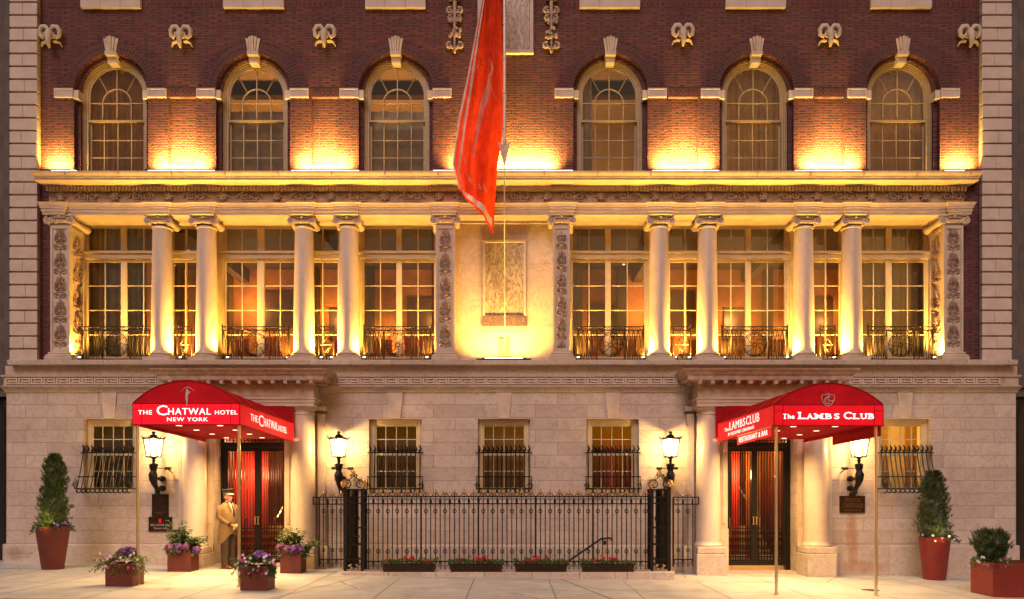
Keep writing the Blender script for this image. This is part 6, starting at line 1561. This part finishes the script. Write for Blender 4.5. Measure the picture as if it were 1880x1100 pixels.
def conifer(lab, base, H, prof, mat, seed, lean=0.0, extra=None, name='conifer_shrub', n=24000, size=.036):
    """column of many small sprays following an uneven outline"""
    t = thing(name, lab, 'shrub', base); rnd = random.Random(seed)
    def rad(z, a):
        f = z / H
        for i in range(len(prof) - 1):
            if f <= prof[i + 1][0]: r = prof[i][1] + (prof[i + 1][1] - prof[i][1]) * (f - prof[i][0]) / (prof[i + 1][0] - prof[i][0]); break
        else: r = prof[-1][1]
        return r * (1 + .14 * math.sin(3 * a + z * 9 + seed) + .12 * math.sin(7 * a - z * 17) + .08 * math.sin(z * 31 + a * 2))
    m = MB(); tips = []
    for _ in range(n // 9):        # sprays: little fans of leaves
        z = H * (rnd.random() ** .9); a = rnd.random() * 2 * PI; r = rad(z, a) * (rnd.random() ** .35)
        c = Vector((r * math.cos(a) + lean * z, r * math.sin(a), z)); out = Vector((math.cos(a), math.sin(a), 1.1)).normalized(); u_ = Vector((rnd.uniform(-1, 1), rnd.uniform(-1, 1), rnd.uniform(0, 1)))
        out = (out + u_ * .35).normalized(); sd = out.cross(Vector((rnd.uniform(-1, 1), rnd.uniform(-1, 1), .3))).normalized(); L = size * rnd.uniform(1.3, 2.4)
        for k in range(22):
            q = k / 21; s1 = 1 if k % 2 else -1; p = c + out * L * q; e = (out * .8 + sd * s1 * .8 + Vector((rnd.uniform(-.3, .3), rnd.uniform(-.3, .3), rnd.uniform(-.1, .2)))).normalized(); l_ = size * (.75 - .35 * q) * rnd.uniform(.7, 1.2)
            nn = e.cross(out); nn = nn.normalized() if nn.length > 1e-5 else sd
            wv = e.cross(nn).normalized() * l_ * .16 + nn * l_ * .05
            m.add([p, p + e * l_ * .5 + wv, p + e * l_, p + e * l_ * .5 - wv], [(0, 1, 2, 3)])
    cr = MB(); cr.v = []; 
    for j in range(15):
        for i in range(18):
            a = i * PI / 9; z = H * (.02 + .93 * j / 14); r = rad(z, a) * (.74 if j < 14 else .4); cr.v.append((r * math.cos(a) + lean * z, r * math.sin(a), z))
    for j in range(14):
        for i in range(18): cr.f.append((j * 18 + i, j * 18 + (i + 1) % 18, (j + 1) * 18 + (i + 1) % 18, (j + 1) * 18 + i)); cr.m.append(0)
    cr.f.append(tuple(range(14 * 18, 15 * 18))); cr.m.append(0)
    m.add(cr.v, cr.f); m.build('foliage', mat, t)
    k = MB(); k.tube([(0, 0, -.08), (lean * H * .5, 0, H * .5), (lean * H * .8, 0, H * .85)], [.03, .02, .008], 7)
    for i in range(10):
        z = H * (.15 + .07 * i); a = i * 2.4; k.tube([(lean * z, 0, z), (lean * z + .6 * rad(z, a) * math.cos(a), .6 * rad(z, a) * math.sin(a), z + .12)], [.01, .004], 4)
    k.build('trunk', MT['bark'], t); return t
# left and right tall planters
base, rt = pot_round('tall tapered rust-red planter at the far left by the wall', 68, 126, 79, 115, 966, 1045, -1.25, MT['corten'])
Hc = Z(836, -1.25) - base[2]
tl = conifer('clipped dark green conifer column in the far left planter, leaning right', base, Hc, [(0, .20), (.12, .28), (.3, .28), (.45, .22), (.7, .21), (.85, .20), (1, .06)], MT['conifer'], 3, .03)
def skirt(lab, base, rt, seed, fmats, name='trailing_plant', n=420, leafmat='leaf_d', spread=1.15, side=0):
    t = thing(name, lab, 'plant', base); rnd = random.Random(seed); m = MB()
    def pos(r):
        a = r.random() * 2 * PI; rr = rt * r.uniform(.5, spread); return (rr * math.cos(a) + side * rr * .3, rr * math.sin(a), r.uniform(0, .12) - max(0, rr / rt - .9) * .5), (math.cos(a), math.sin(a), r.uniform(-.4, .8))
    leaves(m, n, pos, .07, rnd); m.build('leaves', MT[leafmat], t)
    for k, fm in enumerate(fmats):
        f = MB(); pts = []
        for _ in range(7):
            a = rnd.uniform(PI, 2 * PI); rr = rt * rnd.uniform(.8, 1.15); pts.append((rr * math.cos(a), rr * math.sin(a) - .03, rnd.uniform(-.02, .14)))
        small_flowers(f, pts, rnd, .032); f.build('flowers', MT[fm], t)
    return t
skirt('low dark foliage with a few violet flowers round the foot of the left conifer', base, rt, 5, ['violet'])
light('spot_lamp', 'POINT', (base[0] + .02, base[1] - .40, base[2] + .12), 4.5, (1, .66, .22), None, .03)
bl = base
base, rt = pot_round('tall tapered glossy red planter at the right by the wall', 1688.5, 1743, 1695, 1732, 986, 1064, -.8, MT['redpot'])
Hc = Z(867, -.8) - base[2]
conifer('clipped conifer column in the tall right planter below the window grille', base, Hc, [(0, .26), (.12, .33), (.3, .30), (.5, .28), (.7, .25), (.88, .20), (1, .09)], MT['conifer_d'], 9, -.02)
skirt('trailing foliage with white and violet flowers round the foot of the right conifer', (base[0] + .05, base[1], base[2]), rt, 15, ['violet', 'pinkp'], side=.5)
light('spot_lamp', 'POINT', (base[0] - .03, base[1] - .42, base[2] + .12), 4.0, (1, .66, .22), None, .03)
for o in list(C.objects):
    if o.type == 'LIGHT' and o.name.startswith('spot_lamp'): pass

def box_planter(lab, x0, x1, y0, y1, zt_, mat=MT['corten'], name='square_planter'):
    cx, cy = (x0 + x1) / 2, (y0 + y1) / 2; gz = G(cx) - .004; h = zt_ - gz; hx, hy = (x1 - x0) / 2, (y1 - y0) / 2
    t = thing(name, lab, 'planter', (cx, cy, gz)); m = MB(); w_ = .02
    m.box(-hx, hx, -hy, -hy + w_, 0, h); m.box(-hx, hx, hy - w_, hy, 0, h); m.box(-hx, -hx + w_, -hy + w_, hy - w_, 0, h); m.box(hx - w_, hx, -hy + w_, hy - w_, 0, h)
    for (a, b, c, d) in ((-hx, hx, -hy, -hy + .03), (-hx, hx, hy - .03, hy), (-hx, -hx + .03, -hy + .03, hy - .03), (hx - .03, hx, -hy + .03, hy - .03)): m.box(a, b, c, d, h, h + .008)
    m.build('box', mat, t, bevel=.004); m = MB(); m.box(-hx + w_, hx - w_, -hy + w_, hy - w_, h - .1, h - .03); m.build('soil', MT['soil'], t)
    return (cx, cy, gz + h - .03), hx, hy
def petunias(lab, base, hx, hy, seed, head, headmat, spill, leafm='leaf_y'):
    t = thing('flowering_plant', lab, 'flowers', base); rnd = random.Random(seed); m = MB()
    def pos(r):
        a = r.random() * 2 * PI; k = r.random() ** .5; x, y = hx * 1.25 * k * math.cos(a), hy * 1.2 * k * math.sin(a); z = .17 * (1 - k * k) + r.uniform(-.02, .07)
        if k > .8: z -= r.random() * .22
        return (x, y, z), (math.cos(a), math.sin(a), .4)
    leaves(m, 1700, pos, .055, rnd, .4, .5, .3)
    for (sx_, L, n) in spill:       # trailing stems
        for _ in range(n):
            y0 = rnd.uniform(-hy, hy * .3); p = Vector((sx_ * hx, y0, .05)); q = p + Vector((sx_ * L * rnd.uniform(.4, 1), -.08, rnd.uniform(-.2, .12)))
            m.tube([p, (p + q) / 2 + Vector((0, 0, .06)), q], .004, 3)
            def ps(r): k = r.random(); return tuple(p.lerp(q, k) + Vector((0, 0, .05 * math.sin(PI * k)))), (r.uniform(-1, 1), r.uniform(-1, 1), r.uniform(-.3, 1))
            leaves(m, 22, ps, .045, rnd)
    m.build('leaves', MT[leafm], t)
    f = MB()
    for (x, y, z, r) in head: flower_ball(f, (x, y, z), r, 150, rnd)
    f.build('flower_head', MT[headmat], t)
    for fm, cnt in (('pinkp', 26), ('magenta', 12)):
        f = MB(); pts = []
        for _ in range(cnt):
            sx_ = rnd.choice([s[0] for s in spill] + [rnd.uniform(-1, 1)]); pts.append((sx_ * hx * rnd.uniform(.5, 1.25 + spill[0][1]), -hy * rnd.uniform(.6, 1.25), rnd.uniform(-.10, .24)))
        small_flowers(f, pts, rnd, .03); f.build('flowers', MT[fm], t)
    return t
def hydrangea(lab, base, hx, hy, seed, heads, lean, headmat='mauve'):
    t = thing('hydrangea_bush', lab, 'flowers', base); rnd = random.Random(seed); m = MB(); st = MB()
    for (cx, cy, H, n) in lean:
        for k in range(n):
            a = rnd.random() * 2 * PI; r = rnd.random() ** .5 * .22; top = Vector((cx + r * math.cos(a), cy + r * math.sin(a) * .8, H * rnd.uniform(.6, 1)))
            root = Vector((cx * .3, 0, -.02)); st.tube([root, root.lerp(top, .5) + Vector((0, 0, .05)), top], .006, 4)
            for j in range(11):
                q = .35 + .65 * j / 8; p = root.lerp(top, q); b_ = rnd.random() * 2 * PI; d = Vector((math.cos(b_), math.sin(b_), rnd.uniform(-.1, .5))).normalized()
                s_ = rnd.uniform(.12, .19); sd = d.cross(Vector((0, 0, 1))).normalized() * s_ * .26; mid = p + d * s_ * .5 + Vector((0, 0, .02)); tip = p + d * s_ - Vector((0, 0, .025))
                m.add([p, mid + sd, tip, mid - sd, mid + Vector((0, 0, -.014))], [(0, 1, 4), (1, 2, 4), (2, 3, 4), (3, 0, 4)])
    def pos(r): a = r.random() * 2 * PI; k = r.uniform(.5, 1.3); return (hx * k * math.cos(a), hy * k * math.sin(a), r.uniform(-.04, .14)), (math.cos(a), math.sin(a), r.uniform(-.5, .5))
    leaves(m, 150, pos, .13, rnd, .2, .5, .3)
    m.build('leaves', MT['leaf'], t); st.build('stems', MT['leaf_d'], t)
    for (x, y, z, r, mt) in heads:
        f = MB(); flower_ball(f, (x, y, z), r, 190, rnd); f.build('flower_head', MT[mt], t)
    return t
# A: front planter behind the left awning pole
x0 = (193.5 - 940) / 102.8; base, hx, hy = box_planter('square rust-red planter at the foot of the left pole of the left awning', x0, x0 + .485, -4.0, -3.55, CZ - (1036 - 900) / 102.8 + .0)
petunias('pale and magenta petunias trailing from the square planter at the left awning pole', base, hx, hy, 21, [(-.05, -.0, .20, .10), (.10, .02, .22, .10), (.02, .06, .23, .09)], 'purple', [(-1, .28, 12), (1, .30, 12)])
# B: front planter by the second pole
s_ = F / (18 - 4.28); x0 = (441 - 940) / s_; base, hx, hy = box_planter('square rust-red planter in front of the right pole of the left awning', x0, x0 + 50 / s_, -4.28, -3.84, CZ - (1041 - 900) / s_)
petunias('violet flower mound with pale petunias in the planter before the doorman', base, hx, hy, 33, [(.02, -.02, .19, .11), (.13, -.02, .17, .09), (-.06, .02, .17, .08)], 'violet', [(-1, .24, 14), (1, .06, 8)], 'leaf')
# C, D: hydrangeas either side of the left door
s_ = sx(-1.45); x0 = (307 - 940) / s_; base, hx, hy = box_planter('square rust-red planter left of the left doorway, below the spa sign', x0, x0 + .49, -1.45, -1.0, Z(1012, -1.45))
hydrangea('leafy hydrangea with mauve heads in the planter left of the left doorway', base, hx, hy, 41, [(-.20, -.22, .09, .095, 'mauve'), (0, -.26, .10, .10, 'purple'), (.14, -.2, .11, .08, 'mauve'), (.34, -.16, .05, .085, 'purple')], [(-.08, .0, .56, 15), (.28, 0, .32, 10), (-.25, 0, .3, 5)])
x0 = (514 - 940) / s_; base, hx, hy = box_planter('square rust-red planter right of the left doorway, by the column', x0, x0 + .44, -1.45, -1.0, Z(1014, -1.45))
hydrangea('leafy hydrangea with purple heads in the planter between left doorway and fence', base, hx, hy, 47, [(-.22, -.2, .12, .095, 'mauve'), (-.05, -.26, .09, .085, 'mauve'), (.09, -.26, .09, .10, 'purple'), (.22, -.2, .08, .08, 'purple')], [(.02, .0, .44, 16), (.32, 0, .22, 8), (-.15, 0, .3, 6)])
# E: large planter at the right edge
s_ = F / (18 - 3.7); x0 = (1823 - 940) / s_; base, hx, hy = box_planter('large red box planter cut by the right edge of the picture', x0, x0 + 1.1, -3.7, -3.0, CZ - 135 / s_, MT['redpot'])
conifer('rounded dark shrub in the large red box planter at the right edge', (x0 + .24, -3.22, base[2]), .60, [(0, .14), (.3, .24), (.55, .30), (.8, .29), (1, .14)], MT['conifer_d'], 27, .06, name='round_shrub', n=9000, size=.045)
skirt('low trailing plants with pink flowers along the rim of the right edge planter', (x0 + .15, -3.4, base[2]), .30, 29, ['magenta', 'pinkp'], n=380, leafmat='leaf')
# troughs with red geraniums on the plinth
trough = None; ords = ['first', 'second', 'third', 'last']
for i, (u0, u1) in enumerate(((702, 799), (826, 922.5), (945, 1041), (1068, 1164.5))):
    yy = -1.66; x0, x1 = X(u0, yy), X(u1, yy); zb_, zt_ = FZ(1048.5), Z(1036, yy); cx = (x0 + x1) / 2; L = (x1 - x0) / 2
    lab = '%s from the left of the four dark troughs along the foot of the fence' % ords[i]
    if trough is None:
        trough = thing('window_box', lab, 'planter', (cx, yy + .07, zb_), 'troughs of red geraniums along the fence'); H = zt_ - zb_; m = MB()
        vs = [(-L + .02, -.09, 0), (L - .02, -.09, 0), (L - .02, .08, 0), (-L + .02, .08, 0), (-L, -.11, H), (L, -.11, H), (L, .10, H), (-L, .10, H)]
        m.add(vs, [(0, 1, 5, 4), (1, 2, 6, 5), (2, 3, 7, 6), (3, 0, 4, 7), (3, 2, 1, 0), (4, 5, 6, 7)]); m.build('trough', MT['trough'], trough)
        lt = MB()
        for k in range(16):
            a = -L + .04 + k * (2 * L - .08) / 16; b = a + (2 * L - .08) / 16; lt.tube([(a, -.098, .01), (b, -.116, H - .015)], .005, 4); lt.tube([(b, -.098, .01), (a, -.116, H - .015)], .005, 4)
        lt.tube([(-L, -.115, H), (L, -.115, H)], .009, 4); lt.build('lattice', MT['gold'] if False else MT['iron_rail'], trough)
    else: copy_thing(trough, (cx, yy + .07, zb_), lab)
    rnd = random.Random(60 + i)
    g_ = thing('geranium_plant', 'red geraniums with green leaves in the %s trough from the left' % ords[i], 'flowers', (cx, yy + .07, zt_), 'red geraniums along the fence'); m = MB(); sk = [rnd.uniform(.5, 1.2) for _ in range(9)]
    def pos(r):
        x = r.uniform(-L * 1.05, L * 1.08); k = sk[int((x + L * 1.1) / (2.2 * L) * 8.99)]; return (x, r.uniform(-.12, .08), r.uniform(-.04, .10 * k)), (r.uniform(-.6, .6), r.uniform(-.8, .3), r.uniform(0, .8))
    leaves(m, 900, pos, .05, rnd, .4, .6, .2); m.build('leaves', MT['leaf'], g_)
    f = MB(); cs = [(rnd.uniform(-.15, .2), rnd.uniform(-.12, 0), rnd.uniform(.10, .17)) for _ in range(8)] + [(rnd.uniform(-L, L), rnd.uniform(-.12, 0), rnd.uniform(.05, .10)) for _ in range(9)]
    for c_ in cs: flower_ball(f, c_, rnd.uniform(.018, .034), 22, rnd, .014)
    f.build('flowers', MT['redp'], g_)

# ================================================================= DOORMAN
px, py = (419 - 940) / sx(-.62), -.62
P = thing('person', 'doorman in tan tailcoat and peaked cap, hands clasped, standing by the left door', 'person', (px, py, G(px)), rz=R(62))
def loft(m, secs, n=20, cap=True):
    vs = []; fs = []
    for (z, rx, ry, cx, cy, *ex) in secs:
        for j in range(n):
            th = 2 * PI * j / n; dz = ex[0](th) if ex else 0
            vs.append((cx + rx * math.cos(th), cy + ry * math.sin(th), z + dz))
    for i in range(len(secs) - 1):
        for j in range(n): fs.append((i * n + j, i * n + (j + 1) % n, (i + 1) * n + (j + 1) % n, (i + 1) * n + j))
    if cap: fs += [tuple(range(n - 1, -1, -1)), tuple(range((len(secs) - 1) * n, len(secs) * n))]
    m.add(vs, fs)
# body (one continuous surface): head, neck, torso, arms, hands, legs
m = MB(); loft(m, [(.86, .15, .11, 0, .01), (1.0, .14, .11, 0, 0), (1.2, .16, .12, 0, 0), (1.36, .17, .11, 0, .01), (1.43, .13, .09, 0, .02), (1.46, .06, .06, 0, .01), (1.55, .055, .06, 0, -.0)])
hz = 1.60
loft(m, [(1.475, .03, .04, 0, -.055), (1.50, .052, .065, 0, -.03), (1.54, .066, .085, 0, -.008), (1.58, .074, .095, 0, .0), (1.64, .077, .102, 0, .004), (1.69, .068, .092, 0, .008), (1.715, .04, .055, 0, .01)], 18)
m.tube([(0, -.090, 1.605), (0, -.108, 1.575), (0, -.122, 1.556), (0, -.098, 1.548)], [.010, .013, .016, .010], 7)
m.ball((0, -.092, 1.525), (.026, .012, .008), 5); m.ball((0, -.088, 1.510), (.024, .012, .007), 5)
for s_ in (-1, 1): m.ball((s_ * .078, .012, 1.575), (.012, .022, .032), 6); m.ball((s_ * .03, -.084, 1.60), (.018, .012, .010), 5)
def arm(s_):
    return [(s_ * .175, .02, 1.385), (s_ * .215, .03, 1.27), (s_ * .225, .035, 1.14), (s_ * .15, -.08, 1.03), (s_ * .06, -.185, .965)]
for s_ in (-1, 1): m.tube(arm(s_), [.06, .052, .044, .036, .026], 10)
for s_ in (-1, 1):     # hands: palm, four fingers, thumb, one laid over the other
    z0 = .955 - (.02 if s_ > 0 else 0); y0 = -.20 - (.022 if s_ > 0 else 0)
    m.tube([(s_ * .065, -.185, .965), (s_ * .035, y0, z0), (s_ * -.005, y0 - .008, z0 - .025)], [.026, .034, .028], 8, flat=.6)
    for k in range(4): a = k * .017; L = (.062, .072, .068, .052)[k]; m.tube([(s_ * .0, y0 - .006, z0 + .012 - a), (s_ * -.035, y0 - .006, z0 - .01 - a), (s_ * -.035 - s_ * L * .35, y0 + .012, z0 - .035 - a)], [.0105, .0095, .007], 6)
    m.tube([(s_ * .03, y0 - .01, z0 + .015), (s_ * .005, y0 - .03, z0 + .012), (s_ * -.02, y0 - .028, z0 - .004)], [.012, .011, .008], 6)
for s_ in (-1, 1): m.tube([(s_ * .085, .01, .88), (s_ * .09, 0, .50), (s_ * .09, .015, .12), (s_ * .09, 0, .05)], [.09, .06, .045, .04], 10)
for s_ in (-1, 1): m.tube([(s_ * .09, .03, .04), (s_ * .095, -.12, .03)], [.036, .03], 8)
bo = m.build('body', MT['skin'], P, smooth=True, angle=180); rm = bo.modifiers.new('merge', 'REMESH'); rm.mode = 'VOXEL'; rm.voxel_size = .008; rm.use_smooth_shade = True
# trousers
m = MB()
for s_ in (-1, 1): loft(m, [(.075, .075, .09, s_ * .095, -.005), (.12, .072, .085, s_ * .095, .0), (.45, .078, .088, s_ * .095, -.005), (.52, .082, .09, s_ * .093, -.012), (.75, .098, .11, s_ * .085, 0), (.92, .11, .125, s_ * .07, 0), (1.0, .12, .13, s_ * .05, 0)], 18)
m.build('trousers', MT['trouser'], P, smooth=True, angle=80)
for s_ in (-1, 1):
    m = MB(); m.tube([(s_ * .095, .075, .045), (s_ * .095, .02, .055), (s_ * .10, -.08, .045), (s_ * .105, -.17, .032), (s_ * .105, -.20, .028)], [.038, .048, .045, .042, .022], 10, flat=.8); m.box(s_ * .1 - .042, s_ * .1 + .042, -.205, .10, .0, .014); m.build('shoe', MT['shoe'], P, smooth=True, angle=50)
# tailcoat: skirt cut away at the front (front is -y, th = 3pi/2)
fr_ = lambda th: max(0, -math.sin(th)) ** 2
m = MB(); loft(m, [(.54, .205, .185, 0, .04, lambda th: .24 * fr_(th)), (.72, .205, .19, 0, .03, lambda th: .12 * fr_(th)), (.86, .205, .185, 0, .015, lambda th: .04 * fr_(th)), (.98, .195, .175, 0, -.005), (1.08, .19, .18, 0, -.015), (1.2, .20, .17, 0, -.01), (1.32, .205, .148, 0, .005), (1.39, .185, .125, 0, .015), (1.43, .14, .10, 0, .02), (1.462, .085, .08, 0, .018)], 28, cap=False)
for s_ in (-1, 1): m.tube(arm(s_)[:4] + [(s_ * .085, -.155, .98)], [.082, .072, .062, .052, .046], 14)
co = m.build('coat', MT['coat'], P, smooth=True, angle=180)
m = MB()
for s_ in (-1, 1):
    a, b = Vector((s_ * .105, -.135, .997)), Vector((s_ * .078, -.165, .974)); m.tube([a, b], [.052, .050], 14)
m.build('cuffs', MT['navy'], P, smooth=True)
m = MB(); m.add([(-.055, -.072, 1.465), (.055, -.072, 1.465), (.03, -.155, 1.30), (.012, -.185, 1.15), (-.012, -.185, 1.15), (-.03, -.155, 1.30)], [(0, 5, 4, 3, 2, 1)]); loft(m, [(1.44, .075, .08, 0, .01), (1.485, .066, .07, 0, .0)], 16); m.build('shirt', MT['shirt'], P)
m = MB(); m.tube([(0, -.085, 1.462), (0, -.118, 1.42), (0, -.165, 1.30), (0, -.192, 1.17)], [.012, .014, .022, .026], 8, flat=.5); m.ball((0, -.09, 1.46), (.035, .014, .018), 6)
loft(m, [(1.425, .098, .098, 0, .018), (1.478, .078, .082, 0, .012)], 16, cap=False); m.build('necktie', MT['navy'], P, smooth=True)
m = MB()
for s_ in (-1, 1): m.add([(s_ * .075, -.075, 1.465), (s_ * .10, -.09, 1.43), (s_ * .095, -.148, 1.32), (s_ * .025, -.192, 1.12), (s_ * .04, -.165, 1.28)], [(0, 1, 2, 3, 4)])
lp = m.build('lapels', MT['coat'], P); sm = lp.modifiers.new('thickness', 'SOLIDIFY'); sm.thickness = .01
m = MB(); loft(m, [(1.545, .074, .05, 0, .052), (1.60, .082, .075, 0, .035), (1.66, .084, .09, 0, .024), (1.68, .08, .09, 0, .02)], 16); m.build('hair', MT['hair'], P, smooth=True)
m = MB(); loft(m, [(1.655, .088, .108, 0, .006), (1.69, .09, .11, 0, .006), (1.70, .105, .125, 0, .0), (1.735, .125, .145, 0, -.005, lambda th: .02 * fr_(th)), (1.755, .11, .13, 0, -.002, lambda th: .02 * fr_(th)), (1.76, .03, .04, 0, 0, lambda th: .01 * fr_(th))], 24)
cp = m.build('cap', MT['navy'], P, smooth=True, angle=50)
m = MB(); loft(m, [(1.658, .0905, .1105, 0, .006), (1.692, .0925, .1125, 0, .006)], 24, cap=False); m.build('cap_band', MT['coat'], P, smooth=True)
m = MB(); vs = []
for k in range(9): a = PI + PI * (k + .0) / 8; vs.append((.085 * math.cos(a), .10 * math.sin(a), 1.662)); vs.append((.09 * math.cos(a), .155 * math.sin(a) - .01, 1.640))
m.add(vs, [(2 * k, 2 * k + 2, 2 * k + 3, 2 * k + 1) for k in range(8)]); vz = m.build('visor', MT['shirt'], P, smooth=True); sm = vz.modifiers.new('thickness', 'SOLIDIFY'); sm.thickness = .005

# ================================================================= NEIGHBOURS
def neighbour(lab, side):
    x_in = GX0 - .03 if side < 0 else GX1 + .03; x_out = x_in + side * 9; a, b = min(x_in, x_out), max(x_in, x_out)
    t = thing('neighbouring_building', lab, 'building', ((a + b) / 2, .3, 0)); cx = (a + b) / 2
    m = MB(); m.box(a - cx, b - cx, .05, 9, 4.3, 16); w1 = m.build('upper_wall', MT['neigh'], t)
    m = MB(); m.box(a - cx, b - cx, .15, 9, -.4, 4.3); m.build('shopfront', MT['neigh_b'], t)
    m = MB(); m.box(a - cx, b - cx, -.12, .04, 4.2, 4.6); m.box(a - cx, b - cx, -.05, .04, 4.0, 4.19); m.build('cornice', MT['neigh'], t)
    e = x_in - cx
    for k in range(3):
        m = MB(); xx = e + side * (.12 + k * 2.6); m.lathe(xx, .0, [(.12, -.2), (.12, .4), (.09, .45), (.09, 3.6), (.12, 3.7), (.12, 3.9)], 14); m.build('shop_column', MT['neigh_b'], t, smooth=True)
    for k in range(3):
        for z in (5.4, 8.6, 11.8):
            xx = e + side * (1.6 + k * 2.6); m = MB(); m.box(xx - .6, xx + .6, .0, .045, z, z + 1.9); wdw = m.build('window', MT['neigh_b'], t); m = MB(); m.box(xx - .7, xx + .7, -.06, .04, z - .12, z - .01); m.build('sill', MT['quoin'], wdw)
    m = MB(); xx = e + side * .16; m.tube([(xx, -.04, 4.62), (xx, -.04, 15.9)], .05, 8); m.build('drainpipe', MT['neigh'], t, smooth=True)
neighbour('dark building just visible at the left edge of the picture', -1)
neighbour('dark building just visible at the right edge of the picture', 1)
